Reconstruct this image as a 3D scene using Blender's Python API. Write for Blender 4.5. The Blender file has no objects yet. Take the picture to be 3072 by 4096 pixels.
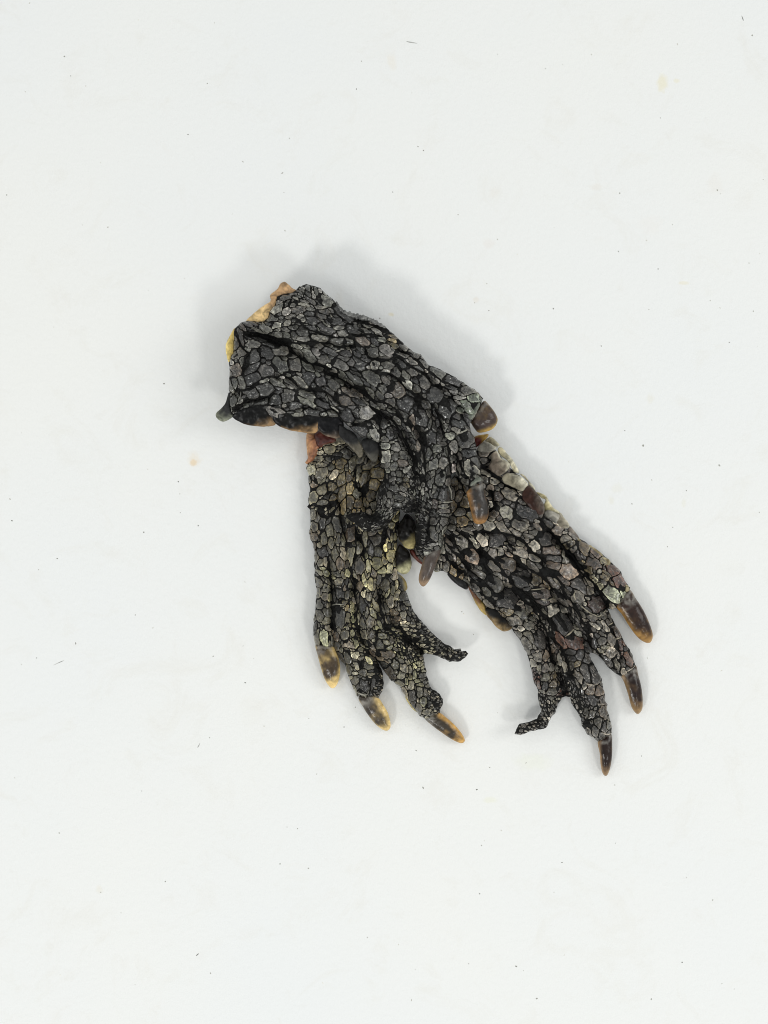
import bpy, math, random
import numpy as np
from mathutils.geometry import delaunay_2d_cdt
from mathutils import Vector

random.seed(7)
RNG = np.random.RandomState(11)
scene = bpy.context.scene
COL = scene.collection
PX = 1e-4                 # one photo pixel on the tabletop is a tenth of a millimetre
CAM_H = 0.56              # camera height above the tabletop, metres
W, H = 3072, 4096

# ------------------------------------------------------------------ camera
cam_d = bpy.data.cameras.new("camera")
cam = bpy.data.objects.new("camera", cam_d)
COL.objects.link(cam)
cam.location = (0, 0, CAM_H)
cam.rotation_euler = (0, 0, 0)
cam_d.sensor_fit = 'VERTICAL'
cam_d.sensor_height = 24.0
cam_d.lens = 24.0 * CAM_H / (H * PX)
cam_d.clip_start = 0.01
cam_d.clip_end = 50
scene.camera = cam

# ------------------------------------------------------------------ light
world = bpy.data.worlds.new("World")
scene.world = world
world.use_nodes = True
bg = world.node_tree.nodes["Background"]
bg.inputs[0].default_value = (0.975, 0.998, 0.995, 1)
bg.inputs[1].default_value = 0.565


def lamp(name, loc, size, power, color=(1, 1, 1)):
    d = bpy.data.lights.new(name, 'AREA')
    d.shape = 'DISK'
    d.size = size
    d.energy = power
    d.color = color
    o = bpy.data.objects.new(name, d)
    COL.objects.link(o)
    o.location = loc
    o.rotation_euler = Vector(loc).to_track_quat('Z', 'Y').to_euler()
    return o


lamp("window_lamp", (-1.05, -1.36, 1.55), 0.38, 12.0, (1.0, 0.995, 0.975))
lamp("room_lamp", (1.15, -1.35, 1.60), 0.42, 8.5, (1.0, 0.998, 0.975))
lamp("ceiling_lamp", (-1.0, 1.25, 1.7), 0.45, 1.5, (0.96, 0.99, 1.0))
lamp("left_added_light", (-1.75, 0.15, 1.35), 1.1, 2.5, (0.97, 1.0, 1.0))  # added unseen broad light, for relief and contrast on the hide
lamp("right_added_light", (1.80, 0.35, 1.35), 1.1, 10.5, (1.0, 1.0, 0.98))  # added unseen broad light, for scale highlights and a brighter right side
scene.view_settings.view_transform = 'Standard'
scene.view_settings.look = 'None'
scene.view_settings.exposure = 0.13
scene.view_settings.gamma = 1.0
scene.cycles.pixel_filter_type = 'BLACKMAN_HARRIS'
scene.cycles.filter_width = 0.95


# ------------------------------------------------------------------ numeric helpers
def to_world(p, z):
    """photo pixel + height (in px units) -> metres, at its true place under the camera."""
    p = np.asarray(p, float)
    z = np.asarray(z, float) * PX
    k = (CAM_H - z) / CAM_H
    return np.stack([(p[:, 0] - W / 2) * PX * k, -(p[:, 1] - H / 2) * PX * k, z], 1)


def vnoise(P, scale, seed):
    r = np.random.RandomState(seed)
    lat = r.rand(256, 256)
    q = P / scale + 500.3
    i = np.floor(q).astype(int)
    f = q - i
    f = f * f * (3 - 2 * f)
    x0, y0 = i[:, 0] % 256, i[:, 1] % 256
    x1, y1 = (x0 + 1) % 256, (y0 + 1) % 256
    return ((lat[x0, y0] * (1 - f[:, 0]) + lat[x1, y0] * f[:, 0]) * (1 - f[:, 1]) +
            (lat[x0, y1] * (1 - f[:, 0]) + lat[x1, y1] * f[:, 0]) * f[:, 1]) * 2 - 1


def fbm(P, scale, seed, n=3):
    v = 0
    a = 1.0
    for k in range(n):
        v = v + a * vnoise(P, scale / 2 ** k, seed + k)
        a *= 0.5
    return v


def seg_dist(P, line, closed=True):
    L = np.asarray(line, float)
    A = L
    B = np.roll(L, -1, 0)
    if not closed:
        A, B = L[:-1], L[1:]
    best = np.full(len(P), 1e9)
    for a, b in zip(A, B):
        d = b - a
        t = np.clip(((P - a) @ d) / max(d @ d, 1e-9), 0, 1)
        q = a + t[:, None] * d
        best = np.minimum(best, ((P - q) ** 2).sum(1))
    return np.sqrt(best)


def inside(P, poly):
    poly = np.asarray(poly, float)
    x, y = P[:, 0], P[:, 1]
    c = np.zeros(len(P), bool)
    j = len(poly) - 1
    for i in range(len(poly)):
        xi, yi = poly[i]
        xj, yj = poly[j]
        if yi != yj:
            m = ((yi > y) != (yj > y)) & (x < (xj - xi) * (y - yi) / (yj - yi) + xi)
            c ^= m
        j = i
    return c


def densify(poly, step, smooth=False, jag=0.0, seed=1):
    poly = np.asarray(poly, float)
    n = len(poly)
    out = []
    for i in range(n):
        p0, p1, p2, p3 = poly[i - 1], poly[i], poly[(i + 1) % n], poly[(i + 2) % n]
        L = np.linalg.norm(p2 - p1)
        m = max(1, int(round(L / step)))
        for k in range(m):
            t = k / m
            if smooth:
                q = 0.5 * ((2 * p1) + (-p0 + p2) * t + (2 * p0 - 5 * p1 + 4 * p2 - p3) * t * t + (-p0 + 3 * p1 - 3 * p2 + p3) * t ** 3)
            else:
                q = p1 * (1 - t) + p2 * t
            out.append(q)
    out = np.array(out)
    if jag > 0:
        out = out + jag * np.stack([vnoise(out, 17, seed) + .6 * vnoise(out, 7, seed + 5),
                                    vnoise(out, 17, seed + 9) + .6 * vnoise(out, 7, seed + 7)], 1)
    return out


def catmull_line(pts, step):
    pts = np.asarray(pts, float)
    ext = np.vstack([2 * pts[0] - pts[1], pts, 2 * pts[-1] - pts[-2]])
    out = []
    for i in range(1, len(ext) - 2):
        p0, p1, p2, p3 = ext[i - 1], ext[i], ext[i + 1], ext[i + 2]
        m = max(1, int(np.linalg.norm(p2 - p1) / step))
        for k in range(m):
            t = k / m
            out.append(0.5 * ((2 * p1) + (-p0 + p2) * t + (2 * p0 - 5 * p1 + 4 * p2 - p3) * t * t + (-p0 + 3 * p1 - 3 * p2 + p3) * t ** 3))
    out.append(pts[-1])
    return np.array(out)


def mesh_obj(name, verts, faces, mat, parent=None, origin=None, colors=None, smooth=True, kind=None, label=None):
    verts = np.asarray(verts, float)
    if origin is None:
        origin = np.array([verts[:, 0].mean(), verts[:, 1].mean(), verts[:, 2].min()])
    me = bpy.data.meshes.new(name)
    me.from_pydata((verts - origin).tolist(), [], faces)
    if colors is not None:
        a = me.color_attributes.new("tint", 'FLOAT_COLOR', 'POINT')
        c = np.ones((len(verts), 4), np.float32)
        c[:, :3] = colors
        a.data.foreach_set("color", c.ravel())
    if smooth:
        me.polygons.foreach_set("use_smooth", [True] * len(me.polygons))
    me.materials.append(mat)
    me.update()
    o = bpy.data.objects.new(name, me)
    COL.objects.link(o)
    if parent is not None:
        o.parent = parent
        o.location = Vector(origin) - parent.location
    else:
        o.location = origin
    if kind:
        o["kind"] = kind
    if label:
        o["label"] = label
    return o


# ------------------------------------------------------------------ materials
def new_mat(name):
    m = bpy.data.materials.new(name)
    m.use_nodes = True
    nt = m.node_tree
    for n in list(nt.nodes):
        nt.nodes.remove(n)
    out = nt.nodes.new('ShaderNodeOutputMaterial')
    b = nt.nodes.new('ShaderNodeBsdfPrincipled')
    nt.links.new(b.outputs[0], out.inputs[0])
    return m, nt, b


def noise_node(nt, scale, detail=4, rough=0.6, vec=None, dist=0.0):
    n = nt.nodes.new('ShaderNodeTexNoise')
    n.inputs['Scale'].default_value = scale
    n.inputs['Detail'].default_value = detail
    n.inputs['Roughness'].default_value = rough
    n.inputs['Distortion'].default_value = dist
    if vec is not None:
        nt.links.new(vec, n.inputs['Vector'])
    return n


def ramp(nt, src, stops):
    r = nt.nodes.new('ShaderNodeValToRGB')
    while len(r.color_ramp.elements) < len(stops):
        r.color_ramp.elements.new(0.5)
    for e, (p, c) in zip(r.color_ramp.elements, stops):
        e.position = p
        e.color = (c, c, c, 1) if not isinstance(c, tuple) else (*c, 1)
    nt.links.new(src, r.inputs[0])
    return r


def mix(nt, a, b, fac, mode='MIX'):
    m = nt.nodes.new('ShaderNodeMix')
    m.data_type = 'RGBA'
    m.blend_type = mode
    for s, v in ((m.inputs[6], a), (m.inputs[7], b)):
        if isinstance(v, tuple):
            s.default_value = (*v, 1)
        else:
            nt.links.new(v, s)
    if isinstance(fac, float):
        m.inputs[0].default_value = fac
    else:
        nt.links.new(fac, m.inputs[0])
    return m.outputs[2]


def scale_material(name, residue, mott, rough=0.27, resid_col=(.46, .45, .41), spec=0.6, cang=.7, cscale=1.0):
    m, nt, b = new_mat(name)
    geo = nt.nodes.new('ShaderNodeNewGeometry')
    at = nt.nodes.new('ShaderNodeAttribute')
    at.attribute_name = 'tint'
    n1 = noise_node(nt, 420 * cscale, 5, .68, geo.outputs['Position'], .9)
    r1 = ramp(nt, n1.outputs[0], [(0.38, 1 - mott), (0.47, .7), (0.54, 1.15), (0.64, 1 + mott * 1.7)])
    c = mix(nt, at.outputs['Color'], r1.outputs[0], 1.0, 'MULTIPLY')
    n2 = noise_node(nt, 620, 5, .7, geo.outputs['Position'], 1.2)
    r2 = ramp(nt, n2.outputs[0], [(residue, 0.0), (residue + .1, 1.0)])
    n3 = noise_node(nt, 90, 2, .5, geo.outputs['Position'])
    r3 = ramp(nt, n3.outputs[0], [(0.4, 0.15), (0.62, 0.85)])
    fac = nt.nodes.new('ShaderNodeMath')
    fac.operation = 'MULTIPLY'
    nt.links.new(r2.outputs[0], fac.inputs[0])
    nt.links.new(r3.outputs[0], fac.inputs[1])
    c = mix(nt, c, resid_col, fac.outputs[0])
    # pinhead white specks: mineral residue, plus glints painted into the colour
    n6 = noise_node(nt, 1500, 2, .5, geo.outputs['Position'])
    r6 = ramp(nt, n6.outputs[0], [(.69, 0.0), (.73, .9)])
    c = mix(nt, c, (.62, .60, .55), r6.outputs[0])
    nt.links.new(c, b.inputs['Base Color'])
    rr = ramp(nt, n1.outputs[0], [(0.3, rough - .1), (0.7, rough + .16)])
    nt.links.new(rr.outputs[0], b.inputs['Roughness'])
    b.inputs['Specular IOR Level'].default_value = spec
    b.inputs['Coat Weight'].default_value = .7
    b.inputs['Coat Roughness'].default_value = .14
    bump = nt.nodes.new('ShaderNodeBump')
    bump.inputs['Strength'].default_value = 0.8
    bump.inputs['Distance'].default_value = 0.0004
    n4 = noise_node(nt, 900, 4, .65, geo.outputs['Position'], .4)
    nt.links.new(n4.outputs[0], bump.inputs['Height'])
    # drying wrinkles that run along the limb
    mp = nt.nodes.new('ShaderNodeMapping')
    mp.vector_type = 'TEXTURE'
    mp.inputs['Rotation'].default_value = (0, 0, -cang)
    mp.inputs['Scale'].default_value = (1 / 170, 1 / 900, 1 / 500)
    nt.links.new(geo.outputs['Position'], mp.inputs['Vector'])
    n5 = noise_node(nt, 1.0, 3, .6, mp.outputs[0], .8)
    r5 = ramp(nt, n5.outputs[0], [(.38, 0.0), (.50, 1.0), (.62, 0.0)])
    b2 = nt.nodes.new('ShaderNodeBump')
    b2.inputs['Strength'].default_value = 0.9
    b2.inputs['Distance'].default_value = 0.0004
    nt.links.new(r5.outputs[0], b2.inputs['Height'])
    nt.links.new(b2.outputs[0], bump.inputs['Normal'])
    nt.links.new(bump.outputs[0], b.inputs['Normal'])
    return m


M_SCALE = {
    'A': scale_material('scaly_hide_top_foot', .56, .75, cang=.55),
    'B': scale_material('scaly_hide_left_foot', .585, .68, .33, (.44, .42, .33), cang=1.47),
    'C': scale_material('scaly_hide_right_foot', .54, .78, .32, (.48, .44, .39), cang=.79),
}


def skin_material():
    m, nt, b = new_mat('dark_wrinkled_skin')
    geo = nt.nodes.new('ShaderNodeNewGeometry')
    n1 = noise_node(nt, 700, 5, .7, geo.outputs['Position'], 1.0)
    r1 = ramp(nt, n1.outputs[0], [(0.4, (.004, .004, .004)), (0.60, (.010, .010, .009)), (0.74, (.05, .048, .042))])
    nt.links.new(r1.outputs[0], b.inputs['Base Color'])
    b.inputs['Roughness'].default_value = 0.55
    b.inputs['Specular IOR Level'].default_value = 0.12
    bump = nt.nodes.new('ShaderNodeBump')
    bump.inputs['Strength'].default_value = 0.9
    bump.inputs['Distance'].default_value = 0.0005
    v = nt.nodes.new('ShaderNodeTexVoronoi')
    v.inputs['Scale'].default_value = 900
    nt.links.new(geo.outputs['Position'], v.inputs['Vector'])
    nt.links.new(v.outputs['Distance'], bump.inputs['Height'])
    nt.links.new(bump.outputs[0], b.inputs['Normal'])
    return m


def horn_material(name, rough, sss, streak=0.35, dust=.66, spec=.35):
    m, nt, b = new_mat(name)
    geo = nt.nodes.new('ShaderNodeNewGeometry')
    at = nt.nodes.new('ShaderNodeAttribute')
    at.attribute_name = 'tint'
    n1 = noise_node(nt, 330, 4, .6, geo.outputs['Position'], .8)
    r1 = ramp(nt, n1.outputs[0], [(0.35, 1 - streak), (0.65, 1 + streak)])
    c = mix(nt, at.outputs['Color'], r1.outputs[0], 1.0, 'MULTIPLY')
    n2 = noise_node(nt, 800, 5, .72, geo.outputs['Position'], 1.0)
    r2 = ramp(nt, n2.outputs[0], [(dust, 0.0), (dust + .08, .7)])
    c = mix(nt, c, (.5, .48, .44), r2.outputs[0])
    nt.links.new(c, b.inputs['Base Color'])
    b.inputs['Roughness'].default_value = rough
    b.inputs['Specular IOR Level'].default_value = spec
    b.inputs['Subsurface Weight'].default_value = sss
    b.inputs['Subsurface Radius'].default_value = (.0012, .0006, .0003)
    b.inputs['Subsurface Scale'].default_value = 1.0
    bump = nt.nodes.new('ShaderNodeBump')
    bump.inputs['Strength'].default_value = 0.45
    bump.inputs['Distance'].default_value = 0.0003
    n4 = noise_node(nt, 500, 5, .6, geo.outputs['Position'], .3)
    nt.links.new(n4.outputs[0], bump.inputs['Height'])
    nt.links.new(bump.outputs[0], b.inputs['Normal'])
    return m


M_SKIN = skin_material()
M_CLAW = horn_material('horn_claw', .21, .0, .28, .74, .27)
M_SHELL = horn_material('translucent_edge_scale', .30, .0, .45, .70, .14)
M_FLESH = horn_material('dried_flesh', .4, .0, .5, .70)
M_CUT = horn_material('pale_cuticle', .6, .0, .5, .9)


def board_material():
    m, nt, b = new_mat('white_board')
    tc = nt.nodes.new('ShaderNodeTexCoord')
    P = tc.outputs['Object']
    base = (.815, .832, .822)
    n1 = noise_node(nt, 6, 3, .5, P)
    r1 = ramp(nt, n1.outputs[0], [(.35, (.806, .818, .812)), (.65, (.826, .828, .804))])
    c = r1.outputs[0]
    n0 = noise_node(nt, 38, 5, .7, P, 1.4)
    rg = ramp(nt, n0.outputs[0], [(.54, 0.0), (.72, .30)])
    c = mix(nt, c, (.74, .72, .66), rg.outputs[0])
    # stains: (px, py, rx, ry, colour, strength)
    nd = noise_node(nt, 260, 4, .6, P)
    stains = [(2653, 332, 27, 40, (.80, .76, .60), .75), (2707, 322, 15, 12, (.80, .77, .62), .6),
              (773, 1850, 16, 17, (.78, .60, .38), .9), (776, 1838, 34, 38, (.80, .72, .60), .5),
              (1567, 248, 22, 50, (.80, .76, .68), .45), (2737, 1132, 28, 10, (.80, .76, .62), .6),
              (2385, 748, 34, 18, (.76, .72, .66), .35), (1564, 1258, 14, 10, (.80, .74, .56), .7),
              (1905, 1200, 16, 14, (.76, .71, .64), .5), (1958, 975, 34, 26, (.78, .74, .70), .35),
              (1975, 770, 26, 30, (.78, .75, .70), .35), (396, 3558, 16, 18, (.78, .75, .66), .45),
              (1960, 3200, 36, 14, (.80, .80, .66), .5), (2600, 1595, 20, 30, (.77, .75, .66), .4),
              (2470, 1955, 30, 24, (.77, .76, .68), .35), (2735, 2012, 12, 20, (.77, .76, .66), .4),
              (2860, 740, 40, 50, (.78, .75, .70), .28), (2445, 2000, 16, 24, (.76, .74, .64), .4),
              (2600, 900, 60, 50, (.80, .76, .72), .2), (2130, 3050, 90, 40, (.80, .82, .70), .35)]
    for (x, y, rx, ry, col, st) in stains:
        mp = nt.nodes.new('ShaderNodeMapping')
        mp.vector_type = 'POINT'
        X, Y = (x - W / 2) * PX, -(y - H / 2) * PX
        sx, sy = 1 / (rx * PX), 1 / (ry * PX)
        mp.inputs['Scale'].default_value = (sx, sy, 0)
        mp.inputs['Location'].default_value = (-X * sx, -Y * sy, 0)
        nt.links.new(P, mp.inputs['Vector'])
        ln = nt.nodes.new('ShaderNodeVectorMath')
        ln.operation = 'LENGTH'
        nt.links.new(mp.outputs[0], ln.inputs[0])
        ad = nt.nodes.new('ShaderNodeMath')
        ad.operation = 'MULTIPLY_ADD'
        nt.links.new(nd.outputs[0], ad.inputs[0])
        ad.inputs[1].default_value = 1.6
        ad.inputs[2].default_value = -.8
        a2 = nt.nodes.new('ShaderNodeMath')
        a2.operation = 'ADD'
        nt.links.new(ad.outputs[0], a2.inputs[0])
        nt.links.new(ln.outputs['Value'], a2.inputs[1])
        rr = ramp(nt, a2.outputs[0], [(.45, st), (1.0, 0.0)])
        c = mix(nt, c, col, rr.outputs[0])
    nt.links.new(c, b.inputs['Base Color'])
    b.inputs['Roughness'].default_value = 0.62
    b.inputs['Specular IOR Level'].default_value = 0.25
    bump = nt.nodes.new('ShaderNodeBump')
    bump.inputs['Strength'].default_value = 0.4
    bump.inputs['Distance'].default_value = 0.0005
    n4 = noise_node(nt, 420, 4, .6, P)
    nt.links.new(n4.outputs[0], bump.inputs['Height'])
    nt.links.new(bump.outputs[0], b.inputs['Normal'])
    return m


# ------------------------------------------------------------------ tabletop
def build_board():
    s = 1.4
    t = 0.02
    v = [(-s, -s, -t), (s, -s, -t), (s, s, -t), (-s, s, -t), (-s, -s, 0), (s, -s, 0), (s, s, 0), (-s, s, 0)]
    f = [(3, 2, 1, 0), (4, 5, 6, 7), (0, 1, 5, 4), (1, 2, 6, 5), (2, 3, 7, 6), (3, 0, 4, 7)]
    o = mesh_obj('tabletop', v, f, board_material(), origin=np.zeros(3), smooth=False)
    o["kind"] = 'structure'
    o["label"] = 'matt white board with faint stains that the three dried feet lie on'


build_board()

SPECKS = [(258, 226, 8), (283, 304, 4), (829, 334, 5), (752, 538, 5), (1426, 356, 4), (27, 780, 5), (1140, 923, 5), (593, 1162, 3),
          (3009, 141, 6), (2181, 275, 4), (2479, 773, 5), (2474, 1006, 5), (2632, 1076, 5), (1990, 958, 5), (1956, 1243, 5),
          (2213, 1235, 5), (3013, 1245, 5), (2869, 761, 6), (2996, 1052, 4), (1947, 1134, 4), (1571, 768, 4), (2690, 899, 4),
          (2405, 1384, 4), (48, 2083, 6), (656, 1535, 6), (575, 2129, 5), (612, 2511, 6), (853, 2625, 5), (793, 2103, 5),
          (713, 1927, 5), (229, 2234, 5), (154, 2279, 4), (981, 2731, 5), (147, 2632, 5), (721, 2051, 4), (541, 2460, 4),
          (972, 2584, 4), (2572, 1783, 9), (2878, 1862, 8), (2499, 1723, 5), (2607, 1920, 4), (2745, 1963, 4), (2528, 2016, 5),
          (2691, 2109, 4), (3037, 2049, 4), (2590, 2632, 5), (2670, 2187, 4), (1267, 3096, 5), (1120, 3456, 5), (567, 3164, 4),
          (237, 3332, 6), (1148, 3308, 4), (1190, 3315, 4), (661, 3526, 5), (838, 2951, 5), (2248, 3450, 5), (2851, 3600, 5),
          (2728, 3849, 5), (2605, 3997, 7), (2065, 3866, 6), (1907, 3158, 6), (1959, 3070, 6), (2104, 3052, 5), (1875, 3855, 4),
          (2216, 3569, 4), (2459, 3140, 5), (2567, 3024, 4), (1847, 2447, 5), (1895, 2538, 5), (1665, 3002, 6), (1421, 2829, 5)]
DASHES = [(796, 2980, 11, 3, -62), (789, 3819, 8, 3, -40), (2971, 74, 11, 3, 70), (237, 2650, 24, 3, -25), (1650, 170, 20, 4, 10)]


def build_specks():
    vs, fs, cs = [], [], []

    def blob(x, y, a, b, ang, col):
        n = 8
        k = len(vs)
        ca, sa = math.cos(ang), math.sin(ang)
        for j in range(n):
            t = 2 * math.pi * j / n
            r = 1 + random.uniform(-.3, .3)
            dx, dy = a * r * math.cos(t), b * r * math.sin(t)
            vs.append(((x + dx * ca - dy * sa - W / 2) * PX, -(y + dx * sa + dy * ca - H / 2) * PX, .2 * PX))
            cs.append(col)
        vs.append(((x - W / 2) * PX, -(y - H / 2) * PX, b * .7 * PX + .2 * PX))
        cs.append(col)
        for j in range(n):
            fs.append((k + (j + 1) % n, k + j, k + n))
    for (x, y, r) in SPECKS:
        g = random.uniform(.25, .48)
        blob(x, y, r * .54 * random.uniform(.8, 1.3), r * .48, random.uniform(0, 3), (g, g, g * .9))
    for (x, y, a, b, an) in DASHES:
        blob(x, y, a, b * .6, math.radians(an), (.42, .42, .40))
    for _ in range(90):
        x, y = RNG.uniform(0, W), RNG.uniform(0, H)
        r = RNG.uniform(1.2, 2.8)
        g = RNG.uniform(.45, .68)
        blob(x, y, r * RNG.uniform(1, 1.8), r, RNG.uniform(0, 3), (g, g * .98, g * .9))
    o = mesh_obj('dust_specks', vs, fs, M_CUT, origin=np.zeros(3), colors=np.array(cs))
    o["kind"] = 'stuff'
    o["label"] = 'tiny dark dust specks strewn over the white board'
    o["category"] = 'dust'


build_specks()


# ------------------------------------------------------------------ pillow: a rounded solid grown from its own outline
def pillow(name, outline, mat, parent, zc, T, R, Tb=None, step=7, colf=None, smooth_outline=True, jag=0.0,
           relief=0.0, relief_scale=20, label=None, hf=None, kind=None, power=0.5, seed=3):
    ol = densify(outline, step, smooth_outline, jag, seed)
    # drop near-duplicates
    keep = [0]
    for i in range(1, len(ol)):
        if np.linalg.norm(ol[i] - ol[keep[-1]]) > step * .35:
            keep.append(i)
    ol = ol[keep]
    n = len(ol)
    lo, hi = ol.min(0), ol.max(0)
    xs = np.arange(lo[0], hi[0], step)
    ys = np.arange(lo[1], hi[1], step * .87)
    g = np.array([(x + (step / 2 if j % 2 else 0), y) for j, y in enumerate(ys) for x in xs])
    rs = np.random.RandomState(seed)
    g = g + rs.uniform(-.12, .12, g.shape) * step
    ins = []
    # inset rings
    tang = np.roll(ol, -1, 0) - np.roll(ol, 1, 0)
    nrm = np.stack([-tang[:, 1], tang[:, 0]], 1)
    nrm /= np.linalg.norm(nrm, axis=1)[:, None] + 1e-9
    for sgn in (1, -1):
        ins.append(ol + sgn * nrm * step * .38)
    ins = np.vstack(ins)
    m = inside(ins, ol)
    ins = ins[m]
    if len(ins):
        ins = ins[seg_dist(ins, ol) > step * .28]
    g = g[inside(g, ol)]
    if len(g):
        g = g[seg_dist(g, ol) > step * .85]
    P = np.vstack([ol, ins, g]) if len(g) else np.vstack([ol, ins])
    res = delaunay_2d_cdt([Vector(p) for p in P], [], [list(range(n))], 1, 1e-4)
    V = np.array([tuple(v) for v in res[0]])
    F = [tuple(f) for f in res[2] if len(f) >= 3]
    d = seg_dist(V, ol)
    on_edge = d < 1e-3
    prof = (1 - (1 - np.clip(d / R, 0, 1)) ** 2) ** power
    if hf is not None:
        zt = hf(V)
        zm = zc(V) if callable(zc) else np.full(len(V), float(zc))
    else:
        zm = zc(V) if callable(zc) else np.full(len(V), float(zc))
        zt = zm + T * prof
    if relief:
        zt = zt + relief * fbm(V, relief_scale, seed + 40) * prof
    Tb_ = T if Tb is None else Tb
    zb = np.maximum(zm - Tb_ * prof, 0.6)
    zt = np.maximum(zt, 1.2)
    zt[on_edge] = np.maximum(zm[on_edge], 1.2)
    top = to_world(V, zt)
    bi = np.full(len(V), -1)
    nb = np.where(~on_edge)[0]
    bi[on_edge] = np.where(on_edge)[0]
    bi[nb] = len(V) + np.arange(len(nb))
    # bottom shares the outline vertices
    bot = to_world(V[nb], zb[nb])
    verts = np.vstack([top, bot])
    faces = []
    for f in F:
        a = V[list(f)]
        area = sum(a[i - 1][0] * a[i][1] - a[i][0] * a[i - 1][1] for i in range(len(f)))
        ff = f if area < 0 else f[::-1]
        faces.append(ff)
        bf = tuple(int(bi[i]) for i in ff[::-1])
        if set(bf) != set(ff):
            faces.append(bf)
    cols = None
    if colf is not None:
        c = colf(V, d)
        cols = np.vstack([c, c[nb] * .9])
    return mesh_obj(name, verts, faces, mat, parent, colors=cols, label=label, kind=kind)


TINT = {'m': (.092, .089, .078), 'd': (.026, .025, .024), 'p': (.205, .20, .182), 'g': (.205, .205, .155), 'G': (.25, .28, .225),
        'b': (.090, .074, .060), 'o': (.135, .112, .068), 'R': (.060, .030, .021), 'y': (.21, .20, .13), 'w': (.22, .22, .20)}


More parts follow.
